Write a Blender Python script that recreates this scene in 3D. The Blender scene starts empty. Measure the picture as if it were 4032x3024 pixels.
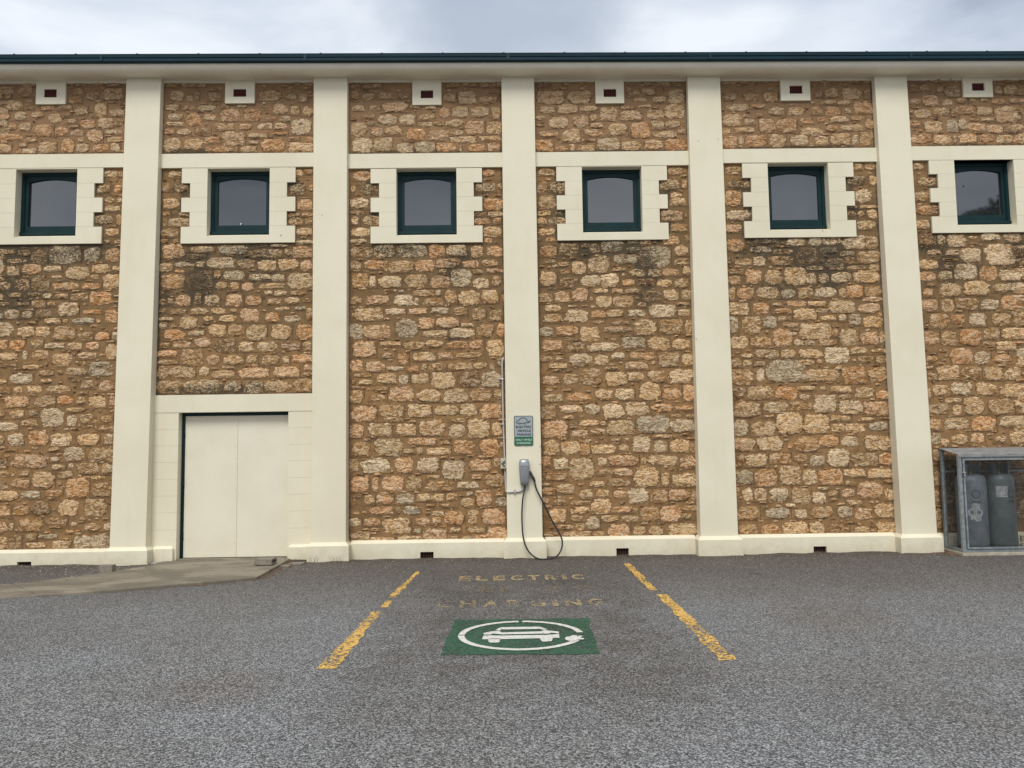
import bpy, bmesh, math, random
import numpy as np
from mathutils import Vector, Matrix, noise as mnoise
random.seed(7)
S = bpy.context.scene
# ------------------------------------------------------------------ camera, world, sun, exposure
CAMH, CAMD, CAMX = 1.65, 11.3338, -0.01409
PITCH, YAW, ROLL, FPX = 0.07653, 0.00994, -0.0133, 3028.0
_f = Vector((math.sin(YAW)*math.cos(PITCH), math.cos(YAW)*math.cos(PITCH), math.sin(PITCH)))
_r = Vector((math.cos(YAW), -math.sin(YAW), 0)); _u = _r.cross(_f)
_c, _s = math.cos(ROLL), math.sin(ROLL)
RT, UP, FW = _c*_r + _s*_u, -_s*_r + _c*_u, _f
cam = bpy.data.cameras.new('camera'); cam_o = bpy.data.objects.new('camera', cam); S.collection.objects.link(cam_o)
cam.sensor_width = 36; cam.lens = FPX/4032*36; cam.clip_end = 8000; cam.clip_start = .05
M3 = Matrix((RT, UP, -FW)).transposed().to_4x4(); M3.translation = Vector((CAMX, -CAMD, CAMH)); cam_o.matrix_world = M3
S.camera = cam_o
S.view_settings.view_transform = 'Standard'; S.view_settings.look = 'None'; S.view_settings.gamma = 1
S.view_settings.use_curve_mapping = False; S.view_settings.exposure = 0.80
S.render.engine = 'CYCLES'; S.render.resolution_x = 1024; S.render.resolution_y = 768
SUN_EL, SUN_AZ = math.radians(52), math.radians(-14)     # sun high, behind the camera, a little to the left
world = bpy.data.worlds.new('World'); S.world = world; world.use_nodes = True
nt = world.node_tree; nt.nodes.clear()
def wn(t, **k):
    n = nt.nodes.new(t)
    for a, b in k.items(): setattr(n, a, b)
    return n
sky = wn('ShaderNodeTexSky', sky_type='NISHITA'); sky.sun_disc = False
sky.sun_elevation = SUN_EL; sky.sun_rotation = math.radians(180-14); sky.air_density = 1.2; sky.dust_density = 2
bg1 = wn('ShaderNodeBackground'); bg1.inputs[1].default_value = .07; nt.links.new(sky.outputs[0], bg1.inputs[0])
tc = wn('ShaderNodeTexCoord')
mp = wn('ShaderNodeMapping'); mp.inputs['Scale'].default_value = (1, 1, 2.6); nt.links.new(tc.outputs['Generated'], mp.inputs[0])
n1 = wn('ShaderNodeTexNoise'); n1.inputs['Scale'].default_value = 2.3; n1.inputs['Detail'].default_value = 6; n1.inputs['Roughness'].default_value = .5; n1.inputs['Distortion'].default_value = .35
nt.links.new(mp.outputs[0], n1.inputs['Vector'])
cr = wn('ShaderNodeValToRGB'); nt.links.new(n1.outputs[0], cr.inputs[0])
cr.color_ramp.elements[0].position = .34; cr.color_ramp.elements[0].color = (.38, .435, .535, 1)
cr.color_ramp.elements[1].position = .59; cr.color_ramp.elements[1].color = (.82, .865, .925, 1)
e = cr.color_ramp.elements.new(.46); e.color = (.61, .67, .765, 1)
# the grey belly of one cloud bank above the roof
dt = wn('ShaderNodeVectorMath', operation='DISTANCE'); nrm = wn('ShaderNodeVectorMath', operation='NORMALIZE')
nt.links.new(tc.outputs['Generated'], nrm.inputs[0])
sc = wn('ShaderNodeVectorMath', operation='MULTIPLY'); sc.inputs[1].default_value = (1, 1, 1.7); nt.links.new(nrm.outputs[0], sc.inputs[0])
nw = wn('ShaderNodeTexNoise'); nw.inputs['Scale'].default_value = 7; nw.inputs['Detail'].default_value = 5; nt.links.new(nrm.outputs[0], nw.inputs['Vector'])
nws = wn('ShaderNodeVectorMath', operation='SCALE'); nws.inputs['Scale'].default_value = .30; nt.links.new(nw.outputs['Color'], nws.inputs[0])
ad = wn('ShaderNodeVectorMath', operation='ADD'); nt.links.new(sc.outputs[0], ad.inputs[0]); nt.links.new(nws.outputs[0], ad.inputs[1])
_d = (FW + RT*((1950-2016)/FPX) - UP*((60-1512)/FPX)).normalized()
dt.inputs[1].default_value = (_d.x+.15, _d.y+.15, _d.z*1.7+.15); nt.links.new(ad.outputs[0], dt.inputs[0])
mr = wn('ShaderNodeMapRange'); mr.interpolation_type = 'SMOOTHSTEP'; mr.inputs['From Min'].default_value = .05; mr.inputs['From Max'].default_value = .22; mr.inputs['To Min'].default_value = .85; mr.inputs['To Max'].default_value = 0
nt.links.new(dt.outputs['Value'], mr.inputs['Value'])
mx = wn('ShaderNodeMixRGB'); mx.inputs[2].default_value = (.40, .46, .555, 1); nt.links.new(mr.outputs[0], mx.inputs[0]); nt.links.new(cr.outputs[0], mx.inputs[1])
bg2 = wn('ShaderNodeBackground'); bg2.inputs[1].default_value = .655; nt.links.new(mx.outputs[0], bg2.inputs[0])
ms = wn('ShaderNodeMixShader'); ms.inputs[0].default_value = .93
nt.links.new(bg1.outputs[0], ms.inputs[1]); nt.links.new(bg2.outputs[0], ms.inputs[2])
wo = wn('ShaderNodeOutputWorld'); nt.links.new(ms.outputs[0], wo.inputs[0])
sl = bpy.data.lights.new('sun', 'SUN'); sl.energy = 1.45; sl.angle = math.radians(24); sl.color = (1, .965, .90)
so = bpy.data.objects.new('sun', sl); S.collection.objects.link(so)
sd = Vector((math.sin(SUN_AZ)*math.cos(SUN_EL), -math.cos(SUN_AZ)*math.cos(SUN_EL), math.sin(SUN_EL)))
so.rotation_euler = sd.to_track_quat('Z', 'Y').to_euler()

# ------------------------------------------------------------------ helpers
def unproj(px, py, axis, val):
    d = FW + RT*((px-2016)/FPX) - UP*((py-1512)/FPX); o = Vector((CAMX, -CAMD, CAMH))
    return o + d*((val-o[axis])/d[axis])
def WP(px, py, y=0.0):                    # pixel of the photo -> point on the plane y (a wall)
    p = unproj(px, py, 1, y); return p.x, p.z
def GP(px, py, z=0.0):                    # pixel of the photo -> point on the ground
    p = unproj(px, py, 2, z); return p.x, p.y
def tag(o, label=None, cat=None, group=None, kind=None):
    for k, v in (('label', label), ('category', cat), ('group', group), ('kind', kind)):
        if v: o[k] = v
    return o
def empty(name, loc, label, cat, group=None):
    o = bpy.data.objects.new(name, None); S.collection.objects.link(o); o.location = loc; o.empty_display_size = .2
    return tag(o, label, cat, group)
class MB:
    def __init__(s): s.v = []; s.f = []; s.sm = []; s.mi = []; s.cm = 0
    def add(s, vs, fs, smooth=False):
        b = len(s.v); s.v += [tuple(p) for p in vs]; s.f += [tuple(b+i for i in f) for f in fs]; s.sm += [smooth]*len(fs); s.mi += [s.cm]*len(fs)
        return s
    def hexa(s, p, smooth=False):         # 8 points: bottom 4 ccw, top 4 ccw
        return s.add(p, [(0, 3, 2, 1), (4, 5, 6, 7), (0, 1, 5, 4), (1, 2, 6, 5), (2, 3, 7, 6), (3, 0, 4, 7)], smooth)
    def box(s, x0, x1, y0, y1, z0, z1):
        return s.hexa([(x0, y0, z0), (x1, y0, z0), (x1, y1, z0), (x0, y1, z0), (x0, y0, z1), (x1, y0, z1), (x1, y1, z1), (x0, y1, z1)])
    def prism(s, poly, y0, y1):           # poly in (x,z), extruded along y
        n = len(poly); a = sum(poly[i][0]*poly[(i+1) % n][1]-poly[(i+1) % n][0]*poly[i][1] for i in range(n))
        if a < 0: poly = poly[::-1]
        vs = [(x, y0, z) for x, z in poly]+[(x, y1, z) for x, z in poly]
        fs = [tuple(range(n)), tuple(range(2*n-1, n-1, -1))]+[(i, i+n, (i+1) % n+n, (i+1) % n) for i in range(n)]
        return s.add(vs, fs)
    def slab(s, poly, zt, zb):            # poly in (x,y) with top height function / value
        n = len(poly); a = sum(poly[i][0]*poly[(i+1) % n][1]-poly[(i+1) % n][0]*poly[i][1] for i in range(n))
        if a < 0: poly = poly[::-1]
        g = zt if callable(zt) else (lambda x, y: zt)
        vs = [(x, y, g(x, y)) for x, y in poly]+[(x, y, zb) for x, y in poly]
        fs = [tuple(range(n)), tuple(range(2*n-1, n-1, -1))]+[(i+n, (i+1) % n+n, (i+1) % n, i) for i in range(n)]
        return s.add(vs, fs)
    def sheet(s, poly, z):
        n = len(poly); a = sum(poly[i][0]*poly[(i+1) % n][1]-poly[(i+1) % n][0]*poly[i][1] for i in range(n))
        if a < 0: poly = poly[::-1]
        return s.add([(x, y, z) for x, y in poly], [tuple(range(n))])
    def tube(s, pts, r, n=10, caps=True):
        pts = [Vector(p) for p in pts]; rings = []; up = Vector((0, 0, 1)); rr = r if isinstance(r, (list, tuple)) else [r]*len(pts)
        t0 = (pts[1]-pts[0]).normalized(); a = t0.cross(up)
        if a.length < .1: a = t0.cross(Vector((1, 0, 0)))
        a.normalize()
        for i, p in enumerate(pts):
            t = (pts[min(i+1, len(pts)-1)]-pts[max(i-1, 0)]).normalized(); a = (a-t*a.dot(t)).normalized(); b = t.cross(a)
            rings.append([p+(a*math.cos(2*math.pi*k/n)+b*math.sin(2*math.pi*k/n))*rr[i] for k in range(n)])
        vs = [v for q in rings for v in q]; fs = []
        for i in range(len(rings)-1):
            for k in range(n): fs.append((i*n+k, i*n+(k+1) % n, (i+1)*n+(k+1) % n, (i+1)*n+k))
        if caps: fs += [tuple(range(n-1, -1, -1)), tuple((len(rings)-1)*n+k for k in range(n))]
        return s.add(vs, fs, True)
    def lathe(s, prof, cx, cy, n=28):     # prof: (r, z)
        vs = [(cx+r*math.cos(2*math.pi*k/n), cy+r*math.sin(2*math.pi*k/n), z) for r, z in prof for k in range(n)]; fs = []
        for i in range(len(prof)-1):
            for k in range(n): fs.append((i*n+k, i*n+(k+1) % n, (i+1)*n+(k+1) % n, (i+1)*n+k))
        fs += [tuple(range(n-1, -1, -1)), tuple((len(prof)-1)*n+k for k in range(n))]
        return s.add(vs, fs, True)
    def build(s, name, mat, parent=None, loc=None, bevel=0, seg=2, attrs=None, autosmooth=False):
        me = bpy.data.meshes.new(name); o3 = Vector(loc) if loc else Vector((0, 0, 0))
        me.from_pydata([tuple(Vector(v)-o3) for v in s.v], [], s.f); me.update()
        for m in (mat if isinstance(mat, (list, tuple)) else [mat]): me.materials.append(m)
        me.polygons.foreach_set('use_smooth', s.sm); me.polygons.foreach_set('material_index', s.mi)
        for k, (typ, data) in (attrs or {}).items():
            at = me.attributes.new(k, typ, 'POINT')
            if typ == 'FLOAT': at.data.foreach_set('value', np.array(data, 'f').ravel())
            else: at.data.foreach_set('color', np.array(data, 'f').ravel())
        if bevel:
            bm = bmesh.new(); bm.from_mesh(me); bmesh.ops.remove_doubles(bm, verts=bm.verts, dist=1e-5)
            eds = [e_ for e_ in bm.edges if len(e_.link_faces) == 2 and e_.calc_face_angle(0) > .5]
            bmesh.ops.bevel(bm, geom=eds, offset=bevel, segments=seg, profile=.6, affect='EDGES', clamp_overlap=True)
            bm.to_mesh(me); bm.free()
        o = bpy.data.objects.new(name, me); S.collection.objects.link(o); o.location = o3
        if parent:
            o.parent = parent; w = Vector((0, 0, 0)); q = parent
            while q: w += q.location; q = q.parent
            o.location = o3-w
        return o
def arc(cx, cy, r, a0, a1, n): return [(cx+r*math.cos(a0+(a1-a0)*i/n), cy+r*math.sin(a0+(a1-a0)*i/n)) for i in range(n+1)]
def smooth_path(pts, k=6):
    P = [Vector(p) for p in pts]; out = []
    for i in range(len(P)-1):
        a, b, c, d = P[max(i-1, 0)], P[i], P[i+1], P[min(i+2, len(P)-1)]
        for j in range(k):
            t = j/k; out.append(.5*((2*b)+(c-a)*t+(2*a-5*b+4*c-d)*t*t+(3*b-a-3*c+d)*t**3))
    return out+[P[-1]]
_txt = {}
def text_mb(body, x0, x1, z0, z1, y, to='wall', thick=.0, bold=.0, mb=None, spacing=1.0):
    """letters fitted into a rectangle; to='wall' upright facing -y, to='ground' flat at height y"""
    cu = bpy.data.curves.new('lettering', 'FONT'); cu.body = body; cu.size = 1; cu.offset = bold; cu.resolution_u = 4; cu.space_character = spacing
    to_ = bpy.data.objects.new('lettering', cu); S.collection.objects.link(to_); dg = bpy.context.evaluated_depsgraph_get()
    me = to_.evaluated_get(dg).to_mesh(); vs = [v.co.copy() for v in me.vertices]; fs = [tuple(p.vertices) for p in me.polygons]
    to_.evaluated_get(dg).to_mesh_clear(); bpy.data.objects.remove(to_); bpy.data.curves.remove(cu)
    ax0, ax1 = min(v.x for v in vs), max(v.x for v in vs); ay0, ay1 = min(v.y for v in vs), max(v.y for v in vs)
    f = lambda v: (x0+(v.x-ax0)/(ax1-ax0)*(x1-x0), z0+(v.y-ay0)/(ay1-ay0)*(z1-z0))
    mb = mb or MB()
    if to == 'wall': mb.add([(f(v)[0], y, f(v)[1]) for v in vs], fs)
    else: mb.add([(f(v)[0], f(v)[1], y) for v in vs], fs)
    return mb

# ------------------------------------------------------------------ materials
class NM:
    def __init__(s, name):
        s.m = bpy.data.materials.new(name); s.m.use_nodes = True; s.t = s.m.node_tree; s.t.nodes.clear()
        s.out = s.t.nodes.new('ShaderNodeOutputMaterial'); s.b = s.t.nodes.new('ShaderNodeBsdfPrincipled'); s.t.links.new(s.b.outputs[0], s.out.inputs[0])
        s.geo = s.t.nodes.new('ShaderNodeNewGeometry')
    def n(s, t, **k):
        q = s.t.nodes.new(t)
        for a, b in k.items(): setattr(q, a, b)
        return q
    def l(s, a, b): s.t.links.new(a, b)
    def put(s, sock, v):
        if hasattr(v, 'links'): s.l(v, sock)
        else: sock.default_value = v
    def vec(s, scale=(1, 1, 1), off=(0, 0, 0)):
        m = s.n('ShaderNodeMapping'); m.inputs['Scale'].default_value = scale; m.inputs['Location'].default_value = off; s.l(s.geo.outputs['Position'], m.inputs[0]); return m.outputs[0]
    def noise(s, scale, detail=4, rough=.55, vec=None, dist=0):
        q = s.n('ShaderNodeTexNoise'); q.inputs['Scale'].default_value = scale; q.inputs['Detail'].default_value = detail; q.inputs['Roughness'].default_value = rough; q.inputs['Distortion'].default_value = dist
        s.l(vec or s.geo.outputs['Position'], q.inputs['Vector']); return q.outputs[0]
    def vor(s, scale, vec=None, feature='F1', out='Color'):
        q = s.n('ShaderNodeTexVoronoi', feature=feature); q.inputs['Scale'].default_value = scale; s.l(vec or s.geo.outputs['Position'], q.inputs['Vector']); return q.outputs[out]
    def ramp(s, f, a, b, ca=0., cb=1.):
        q = s.n('ShaderNodeMapRange'); q.interpolation_type = 'SMOOTHSTEP'; s.put(q.inputs['Value'], f)
        for k, v in (('From Min', a), ('From Max', b), ('To Min', ca), ('To Max', cb)): q.inputs[k].default_value = v
        return q.outputs[0]
    def math(s, op, a, b=0.):
        q = s.n('ShaderNodeMath', operation=op); s.put(q.inputs[0], a); s.put(q.inputs[1], b); return q.outputs[0]
    def mix(s, f, a, b, mode='MIX'):
        q = s.n('ShaderNodeMixRGB', blend_type=mode); s.put(q.inputs[0], f)
        for i, v in ((1, a), (2, b)):
            if isinstance(v, tuple): q.inputs[i].default_value = (*v, 1) if len(v) == 3 else v
            else: s.l(v, q.inputs[i])
        return q.outputs[0]
    def attr(s, name, out='Fac'):
        q = s.n('ShaderNodeAttribute'); q.attribute_name = name; return q.outputs[out]
    def bump(s, h, strength=.5, dist=.01, prev=None):
        q = s.n('ShaderNodeBump'); q.inputs['Strength'].default_value = strength; q.inputs['Distance'].default_value = dist; s.l(h, q.inputs['Height'])
        if prev: s.l(prev, q.inputs['Normal'])
        return q.outputs[0]
    def set(s, col=None, rough=.8, normal=None, metal=0, spec=None, ior=None):
        if col is not None: s.put(s.b.inputs['Base Color'], (*col, 1) if isinstance(col, tuple) and len(col) == 3 else col)
        s.put(s.b.inputs['Roughness'], rough); s.b.inputs['Metallic'].default_value = metal
        if normal: s.l(normal, s.b.inputs['Normal'])
        if spec is not None: s.b.inputs['Specular IOR Level'].default_value = spec
        if ior: s.b.inputs['IOR'].default_value = ior
        return s.m
def sepz(q):
    z = q.n('ShaderNodeSeparateXYZ'); q.l(q.geo.outputs['Position'], z.inputs[0]); return z.outputs

q = NM('cream_render')
a = q.noise(1.1, 5, .6); b = q.noise(22, 4, .6); z = sepz(q)
c = q.mix(q.ramp(a, .35, .7), (.745, .69, .53), (.70, .64, .48))
c = q.mix(q.ramp(q.noise(1, 5, .65, q.vec((9, 9, .8))), .55, .75, 0, .17), c, (.55, .47, .32))
c = q.mix(q.ramp(q.math('ADD', q.math('MULTIPLY', z[2], -1.6), q.noise(5, 5, .7)), .12, .55, 0, .30), c, (.42, .33, .21))
c = q.mix(q.ramp(q.noise(.8, 6, .7, q.vec((1, 1, .45), (7, 2, 4))), .50, .66, 0, .35), c, (.68, .60, .44))
c = q.mix(q.ramp(q.noise(90, 2, .5), .70, .80, 0, .25), c, (.4, .35, .25))
M_CREAM = q.set(c, .72, q.bump(q.math('ADD', q.noise(60, 5, .7), q.math('MULTIPLY', q.noise(5, 3), 1.5)), .35, .004), spec=.3)
q = NM('painted_timber_cream')
c = q.mix(q.ramp(q.noise(3, 5, .6), .3, .75), (.76, .70, .57), (.70, .64, .51))
M_TIMBER = q.set(c, .6, q.bump(q.noise(1, 4, .6, q.vec((2, 40, 40))), .2, .003))
q = NM('painted_door_cream')
c = q.mix(q.ramp(q.noise(2.2, 6, .6), .35, .75), (.745, .69, .545), (.70, .645, .50))
c = q.mix(q.ramp(q.noise(1, 4, .6, q.vec((14, 14, .7))), .62, .78, 0, .10), c, (.5, .42, .28))
M_DOOR = q.set(c, .45, q.bump(q.noise(2.5, 2, .4), .25, .01), spec=.4)
q = NM('dark_green_paint')
c = q.mix(q.ramp(q.noise(6, 4), .3, .8), (.004, .022, .024), (.006, .030, .031))
M_GREEN = q.set(c, .45, q.bump(q.noise(30, 3), .1, .002), spec=.22)
q = NM('gutter_green'); c = q.mix(q.ramp(q.noise(2, 5), .3, .8), (.003, .022, .032), (.004, .030, .041)); M_GUTTER = q.set(c, .40, spec=.25)
q = NM('window_glass')
c = q.mix(q.ramp(q.noise(1.5, 4), .3, .7), (.014, .017, .019), (.02, .023, .025))
M_GLASS = q.set(c, .03, q.bump(q.noise(1.2, 2), .02, .02), ior=2.25)
q = NM('terracotta_grille'); M_TERRA = q.set(q.mix(q.ramp(q.noise(40, 3), .3, .7), (.14, .020, .018), (.09, .014, .012)), .7)
q = NM('rusty_vent'); M_RUST = q.set(q.mix(q.ramp(q.noise(30, 5), .35, .65), (.10, .035, .018), (.045, .022, .016)), .85, q.bump(q.noise(80, 4), .4, .004))
q = NM('dark_void'); M_VOID = q.set((.012, .010, .009), .95)

q = NM('lime_mortar')      # tan-brown pointing mortar
st = q.attr('stain_shade'); z = sepz(q)
a = q.noise(1.3, 6, .6); b = q.noise(9, 6, .65); f = q.noise(70, 4, .7)
c = q.mix(q.ramp(a, .35, .68), (.325, .185, .078), (.245, .148, .068))
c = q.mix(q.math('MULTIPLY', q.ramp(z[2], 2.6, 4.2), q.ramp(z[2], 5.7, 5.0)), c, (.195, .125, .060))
c = q.mix(q.ramp(b, .40, .66, 0, .7), c, (.155, .092, .044))
c = q.mix(q.ramp(q.noise(4, 5, .6, q.vec((1, 1, 1), (9, 3, 1))), .56, .75, 0, .6), c, (.36, .19, .082))
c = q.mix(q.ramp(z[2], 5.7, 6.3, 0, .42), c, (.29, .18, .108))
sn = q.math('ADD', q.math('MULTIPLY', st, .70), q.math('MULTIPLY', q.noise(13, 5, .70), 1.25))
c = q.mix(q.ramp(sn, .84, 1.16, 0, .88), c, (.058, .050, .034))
c = q.mix(q.ramp(q.noise(34, 6, .8), .54, .68, 0, .55), c, (.07, .045, .026))
c = q.mix(q.ramp(f, .45, .75, 0, .25), c, (.34, .21, .11))
M_MORTAR = q.set(c, .93, q.bump(q.math('ADD', f, q.math('MULTIPLY', b, 2.5)), .6, .008), spec=.2)

q = NM('rubble_limestone')     # each stone carries its own tint; noise breaks it into faces, ochre and crevices
tint = q.attr('tint', 'Color'); st = q.attr('stain_shade'); ed = q.attr('edge'); z = sepz(q)
v1 = q.vec((.8, 1, 1.5)); wob = q.noise(12, 3, .62, v1, 1.4)
c = q.mix(q.ramp(wob, .48, .40, 0, .72), tint, q.mix(1., tint, (.46, .35, .24), 'MULTIPLY'))
c = q.mix(q.ramp(wob, .50, .58, 0, .9), c, q.mix(.50, tint, (1., .785, .56)))
c = q.mix(q.ramp(q.noise(9, 5, .65, q.vec((1, 1, 1.3), (4, 0, 2)), .5), .55, .68, 0, .55), c, q.mix(1., tint, (.95, .66, .42), 'MULTIPLY'))
fine = q.noise(21, 3, .60, q.vec((.65, 1, 1.8)), 2.4)
c = q.mix(q.ramp(fine, .57, .63, 0, .80), c, (.080, .047, .024))
c = q.mix(q.ramp(q.noise(32, 3, .65, q.vec((.7, 1, 1.8), (3, 3, 3)), 2.), .595, .65, 0, .6), c, (.11, .065, .034))
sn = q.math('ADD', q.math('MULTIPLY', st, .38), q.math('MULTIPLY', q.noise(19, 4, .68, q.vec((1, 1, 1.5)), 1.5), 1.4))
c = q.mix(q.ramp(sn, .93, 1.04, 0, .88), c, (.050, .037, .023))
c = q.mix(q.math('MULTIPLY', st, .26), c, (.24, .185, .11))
c = q.mix(q.ramp(q.noise(6.5, 6, .75, q.vec((1, 1, 1.2), (5, 2, 1))), .58, .66, 0, .75), c, (.235, .137, .062))
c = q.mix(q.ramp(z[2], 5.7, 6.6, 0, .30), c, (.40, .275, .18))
en = q.math('ADD', ed, q.math('MULTIPLY', q.math('SUBTRACT', q.noise(15, 5, .75), .5), 3.6))
c = q.mix(q.ramp(en, .16, .34, 1, 0), c, (.245, .143, .062))
h = q.math('ADD', q.math('MULTIPLY', wob, 1.6), q.math('MULTIPLY', fine, -1.1))
M_STONE = q.set(c, .9, q.bump(h, 1., .032), spec=.2)
q = NM('struck_joint'); M_JOINT = q.set(q.mix(q.ramp(q.noise(14, 5, .7), .42, .62), (.06, .036, .02), (.14, .08, .042)), .95)

q = NM('chip_seal_asphalt')
z = sepz(q)
big = q.noise(.45, 5, .6); med = q.noise(2.6, 5, .6)
c = q.mix(q.ramp(big, .36, .64), (.205, .209, .213), (.184, .181, .177))
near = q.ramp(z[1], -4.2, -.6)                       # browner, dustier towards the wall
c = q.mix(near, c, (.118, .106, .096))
xx = q.math('ABSOLUTE', q.math('SUBTRACT', z[0], .15))
def spot(x, y, r, col, amt):
    global c
    v = q.n('ShaderNodeVectorMath', operation='DISTANCE'); q.l(q.geo.outputs['Position'], v.inputs[0]); v.inputs[1].default_value = (x, y, 0)
    w = q.math('ADD', q.math('DIVIDE', v.outputs['Value'], r), q.math('MULTIPLY', q.noise(3.5, 6, .7), 1.2))
    c = q.mix(q.ramp(w, 1.75, .95, 0, amt), c, col)
bay = q.math('MULTIPLY', q.ramp(xx, .8, 1.9, 1, 0), q.ramp(z[1], -7.6, -5.2))
c = q.mix(q.math('MULTIPLY', bay, q.ramp(med, .35, .65, .35, .85)), c, (.104, .094, .085))
for a_ in ((3.05, -3.95, .75, (.15, .12, .10), .38), (-2.0, -5.9, .5, (.15, .12, .10), .4), (.9, -5.9, .55, (.11, .10, .09), .4), (4.3, -2.2, .9, (.13, .115, .10), .45), (-4.2, -4.4, 1.0, (.14, .125, .115), .35), (2.4, -6.6, .9, (.15, .145, .14), .4), (-.4, -2.9, .5, (.075, .068, .062), .5), (.7, -2.1, .45, (.075, .068, .062), .5)): spot(*a_)
c = q.mix(q.ramp(q.noise(1, 5, .65, q.vec((.55, 4.5, 1))), .56, .72, 0, .28), c, (.085, .080, .076))
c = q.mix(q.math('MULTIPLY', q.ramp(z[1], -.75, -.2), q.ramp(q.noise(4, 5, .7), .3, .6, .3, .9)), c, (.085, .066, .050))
vc = q.vor(105); sx = q.n('ShaderNodeSeparateColor'); q.l(vc, sx.inputs[0])
vc2 = q.vor(190); sy = q.n('ShaderNodeSeparateColor'); q.l(vc2, sy.inputs[0])
g = q.math('ADD', q.math('MULTIPLY', q.math('POWER', sx.outputs[0], 1.9), 1.9), q.math('MULTIPLY', sy.outputs[0], .58))
g = q.math('ADD', g, .05)
gg = q.n('ShaderNodeCombineColor'); [q.l(g, gg.inputs[i]) for i in range(3)]
c = q.mix(1., c, gg.outputs[0], 'MULTIPLY')
c = q.mix(q.ramp(sx.outputs[1], .965, .985, 0, .75), c, (.46, .45, .42))
c = q.mix(q.ramp(sy.outputs[1], .94, .97, 0, .8), c, (.02, .02, .02))
c = q.mix(q.ramp(sx.outputs[2], .80, .95, 0, .30), c, (.20, .16, .125))
vd = q.vor(105, out='Distance')
M_ASPHALT = q.set(c, .82, q.bump(q.math('ADD', q.math('MULTIPLY', vd, -1.), q.math('MULTIPLY', sx.outputs[0], .8)), .9, .008), spec=.35)

def paint_mat(name, col, cover, col2=None):
    q = NM(name); n_a = q.noise(2.2, 6, .62); n_b = q.noise(48, 5, .7); vcc = q.vor(64); sxx = q.n('ShaderNodeSeparateColor'); q.l(vcc, sxx.inputs[0])
    w = q.math('ADD', q.math('ADD', q.math('MULTIPLY', n_a, .9), q.math('MULTIPLY', n_b, .75)), q.math('MULTIPLY', sxx.outputs[0], .38))
    fac = q.ramp(w, 1.42-cover*.85, 1.52-cover*.85)
    cc = q.mix(q.ramp(n_b, .35, .7), col, col2 or tuple(v*.8 for v in col))
    cc = q.mix(q.ramp(sxx.outputs[1], .2, .9, 0, .22), cc, (.08, .08, .07))
    q.set(cc, .7, q.bump(q.vor(64, out='Distance'), .5, .004))
    tr = q.n('ShaderNodeBsdfTransparent'); mxs = q.n('ShaderNodeMixShader'); q.l(fac, mxs.inputs[0]); q.l(tr.outputs[0], mxs.inputs[1]); q.l(q.b.outputs[0], mxs.inputs[2]); q.l(mxs.outputs[0], q.out.inputs[0])
    return q.m
M_YELLOW = paint_mat('yellow_line_paint', (.80, .49, .12), .60, (.62, .38, .10))
M_YTEXT = paint_mat('faded_yellow_stencil', (.58, .46, .24), .60, (.33, .22, .09))
M_YFAINT = paint_mat('almost_gone_yellow_stencil', (.36, .26, .12), .36)
M_YTEXT2 = paint_mat('worn_yellow_stencil', (.54, .45, .27), .50, (.36, .25, .11))
M_GPAINT = paint_mat('green_bay_paint', (.016, .080, .042), .66, (.030, .110, .060))
M_WPAINT = paint_mat('white_symbol_paint', (.72, .70, .64), .88, (.58, .56, .50))

q = NM('weathered_concrete')
c = q.mix(q.ramp(q.noise(1.1, 6, .65, q.vec((1, 1.8, 1)), .6), .42, .60), (.150, .128, .095), (.25, .215, .16))
c = q.mix(q.ramp(q.noise(14, 5, .7), .5, .75, 0, .5), c, (.085, .068, .048))
c = q.mix(q.ramp(q.noise(60, 3, .6), .62, .75, 0, .4), c, (.3, .27, .21))
M_CONC = q.set(c, .9, q.bump(q.noise(90, 4), .3, .004))
q = NM('pale_concrete'); M_CONC2 = q.set(q.mix(q.ramp(q.noise(8, 6, .7), .35, .65), (.30, .265, .20), (.42, .38, .30)), .9, q.bump(q.noise(70, 4), .4, .004))
q = NM('cement_block'); M_BLOCK = q.set(q.mix(q.ramp(q.noise(20, 6, .7), .35, .65), (.17, .145, .11), (.27, .235, .185)), .95, q.bump(q.noise(120, 4), .6, .005))
q = NM('galvanised_steel')
c = q.mix(q.ramp(q.vor(22), .2, .9), (.20, .225, .23), (.29, .315, .32)); c = q.mix(q.ramp(q.noise(5, 6, .7), .55, .75, 0, .75), c, (.135, .115, .09))
M_GALV = q.set(c, .5, q.bump(q.noise(50, 3), .1, .002), metal=.25)
q = NM('galvanised_sheet'); c = q.mix(q.ramp(q.noise(7, 6, .7), .4, .65), (.20, .205, .205), (.30, .30, .295)); M_SHEET = q.set(c, .6, metal=.15)
q = NM('wire_mesh_steel'); M_WIRE = q.set((.13, .13, .12), .6, metal=.3)
q = NM('gas_cylinder_paint'); c = q.mix(q.ramp(q.noise(6, 6, .7), .40, .68), (.105, .125, .145), (.18, .198, .215)); c = q.mix(q.ramp(q.noise(25, 5, .75), .62, .74, 0, .6), c, (.30, .29, .27)); M_CYL = q.set(c, .55)
q = NM('gas_cylinder_paint_dark'); c = q.mix(q.ramp(q.noise(5, 6, .7), .40, .68), (.070, .09, .094), (.11, .132, .135)); M_CYL2 = q.set(c, .5)
q = NM('paper_label'); M_PAPER = q.set(q.mix(q.ramp(q.noise(12, 6, .7), .42, .6), (.27, .28, .29), (.42, .43, .44)), .8)
q = NM('black_print'); M_BLACKP = q.set((.02, .022, .022), .6)
q = NM('brass'); M_BRASS = q.set((.45, .30, .10), .4, metal=.8)
q = NM('pvc_conduit'); M_PVC = q.set(q.mix(q.ramp(q.noise(6, 4), .4, .7), (.46, .44, .42), (.38, .36, .34)), .5)
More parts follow.
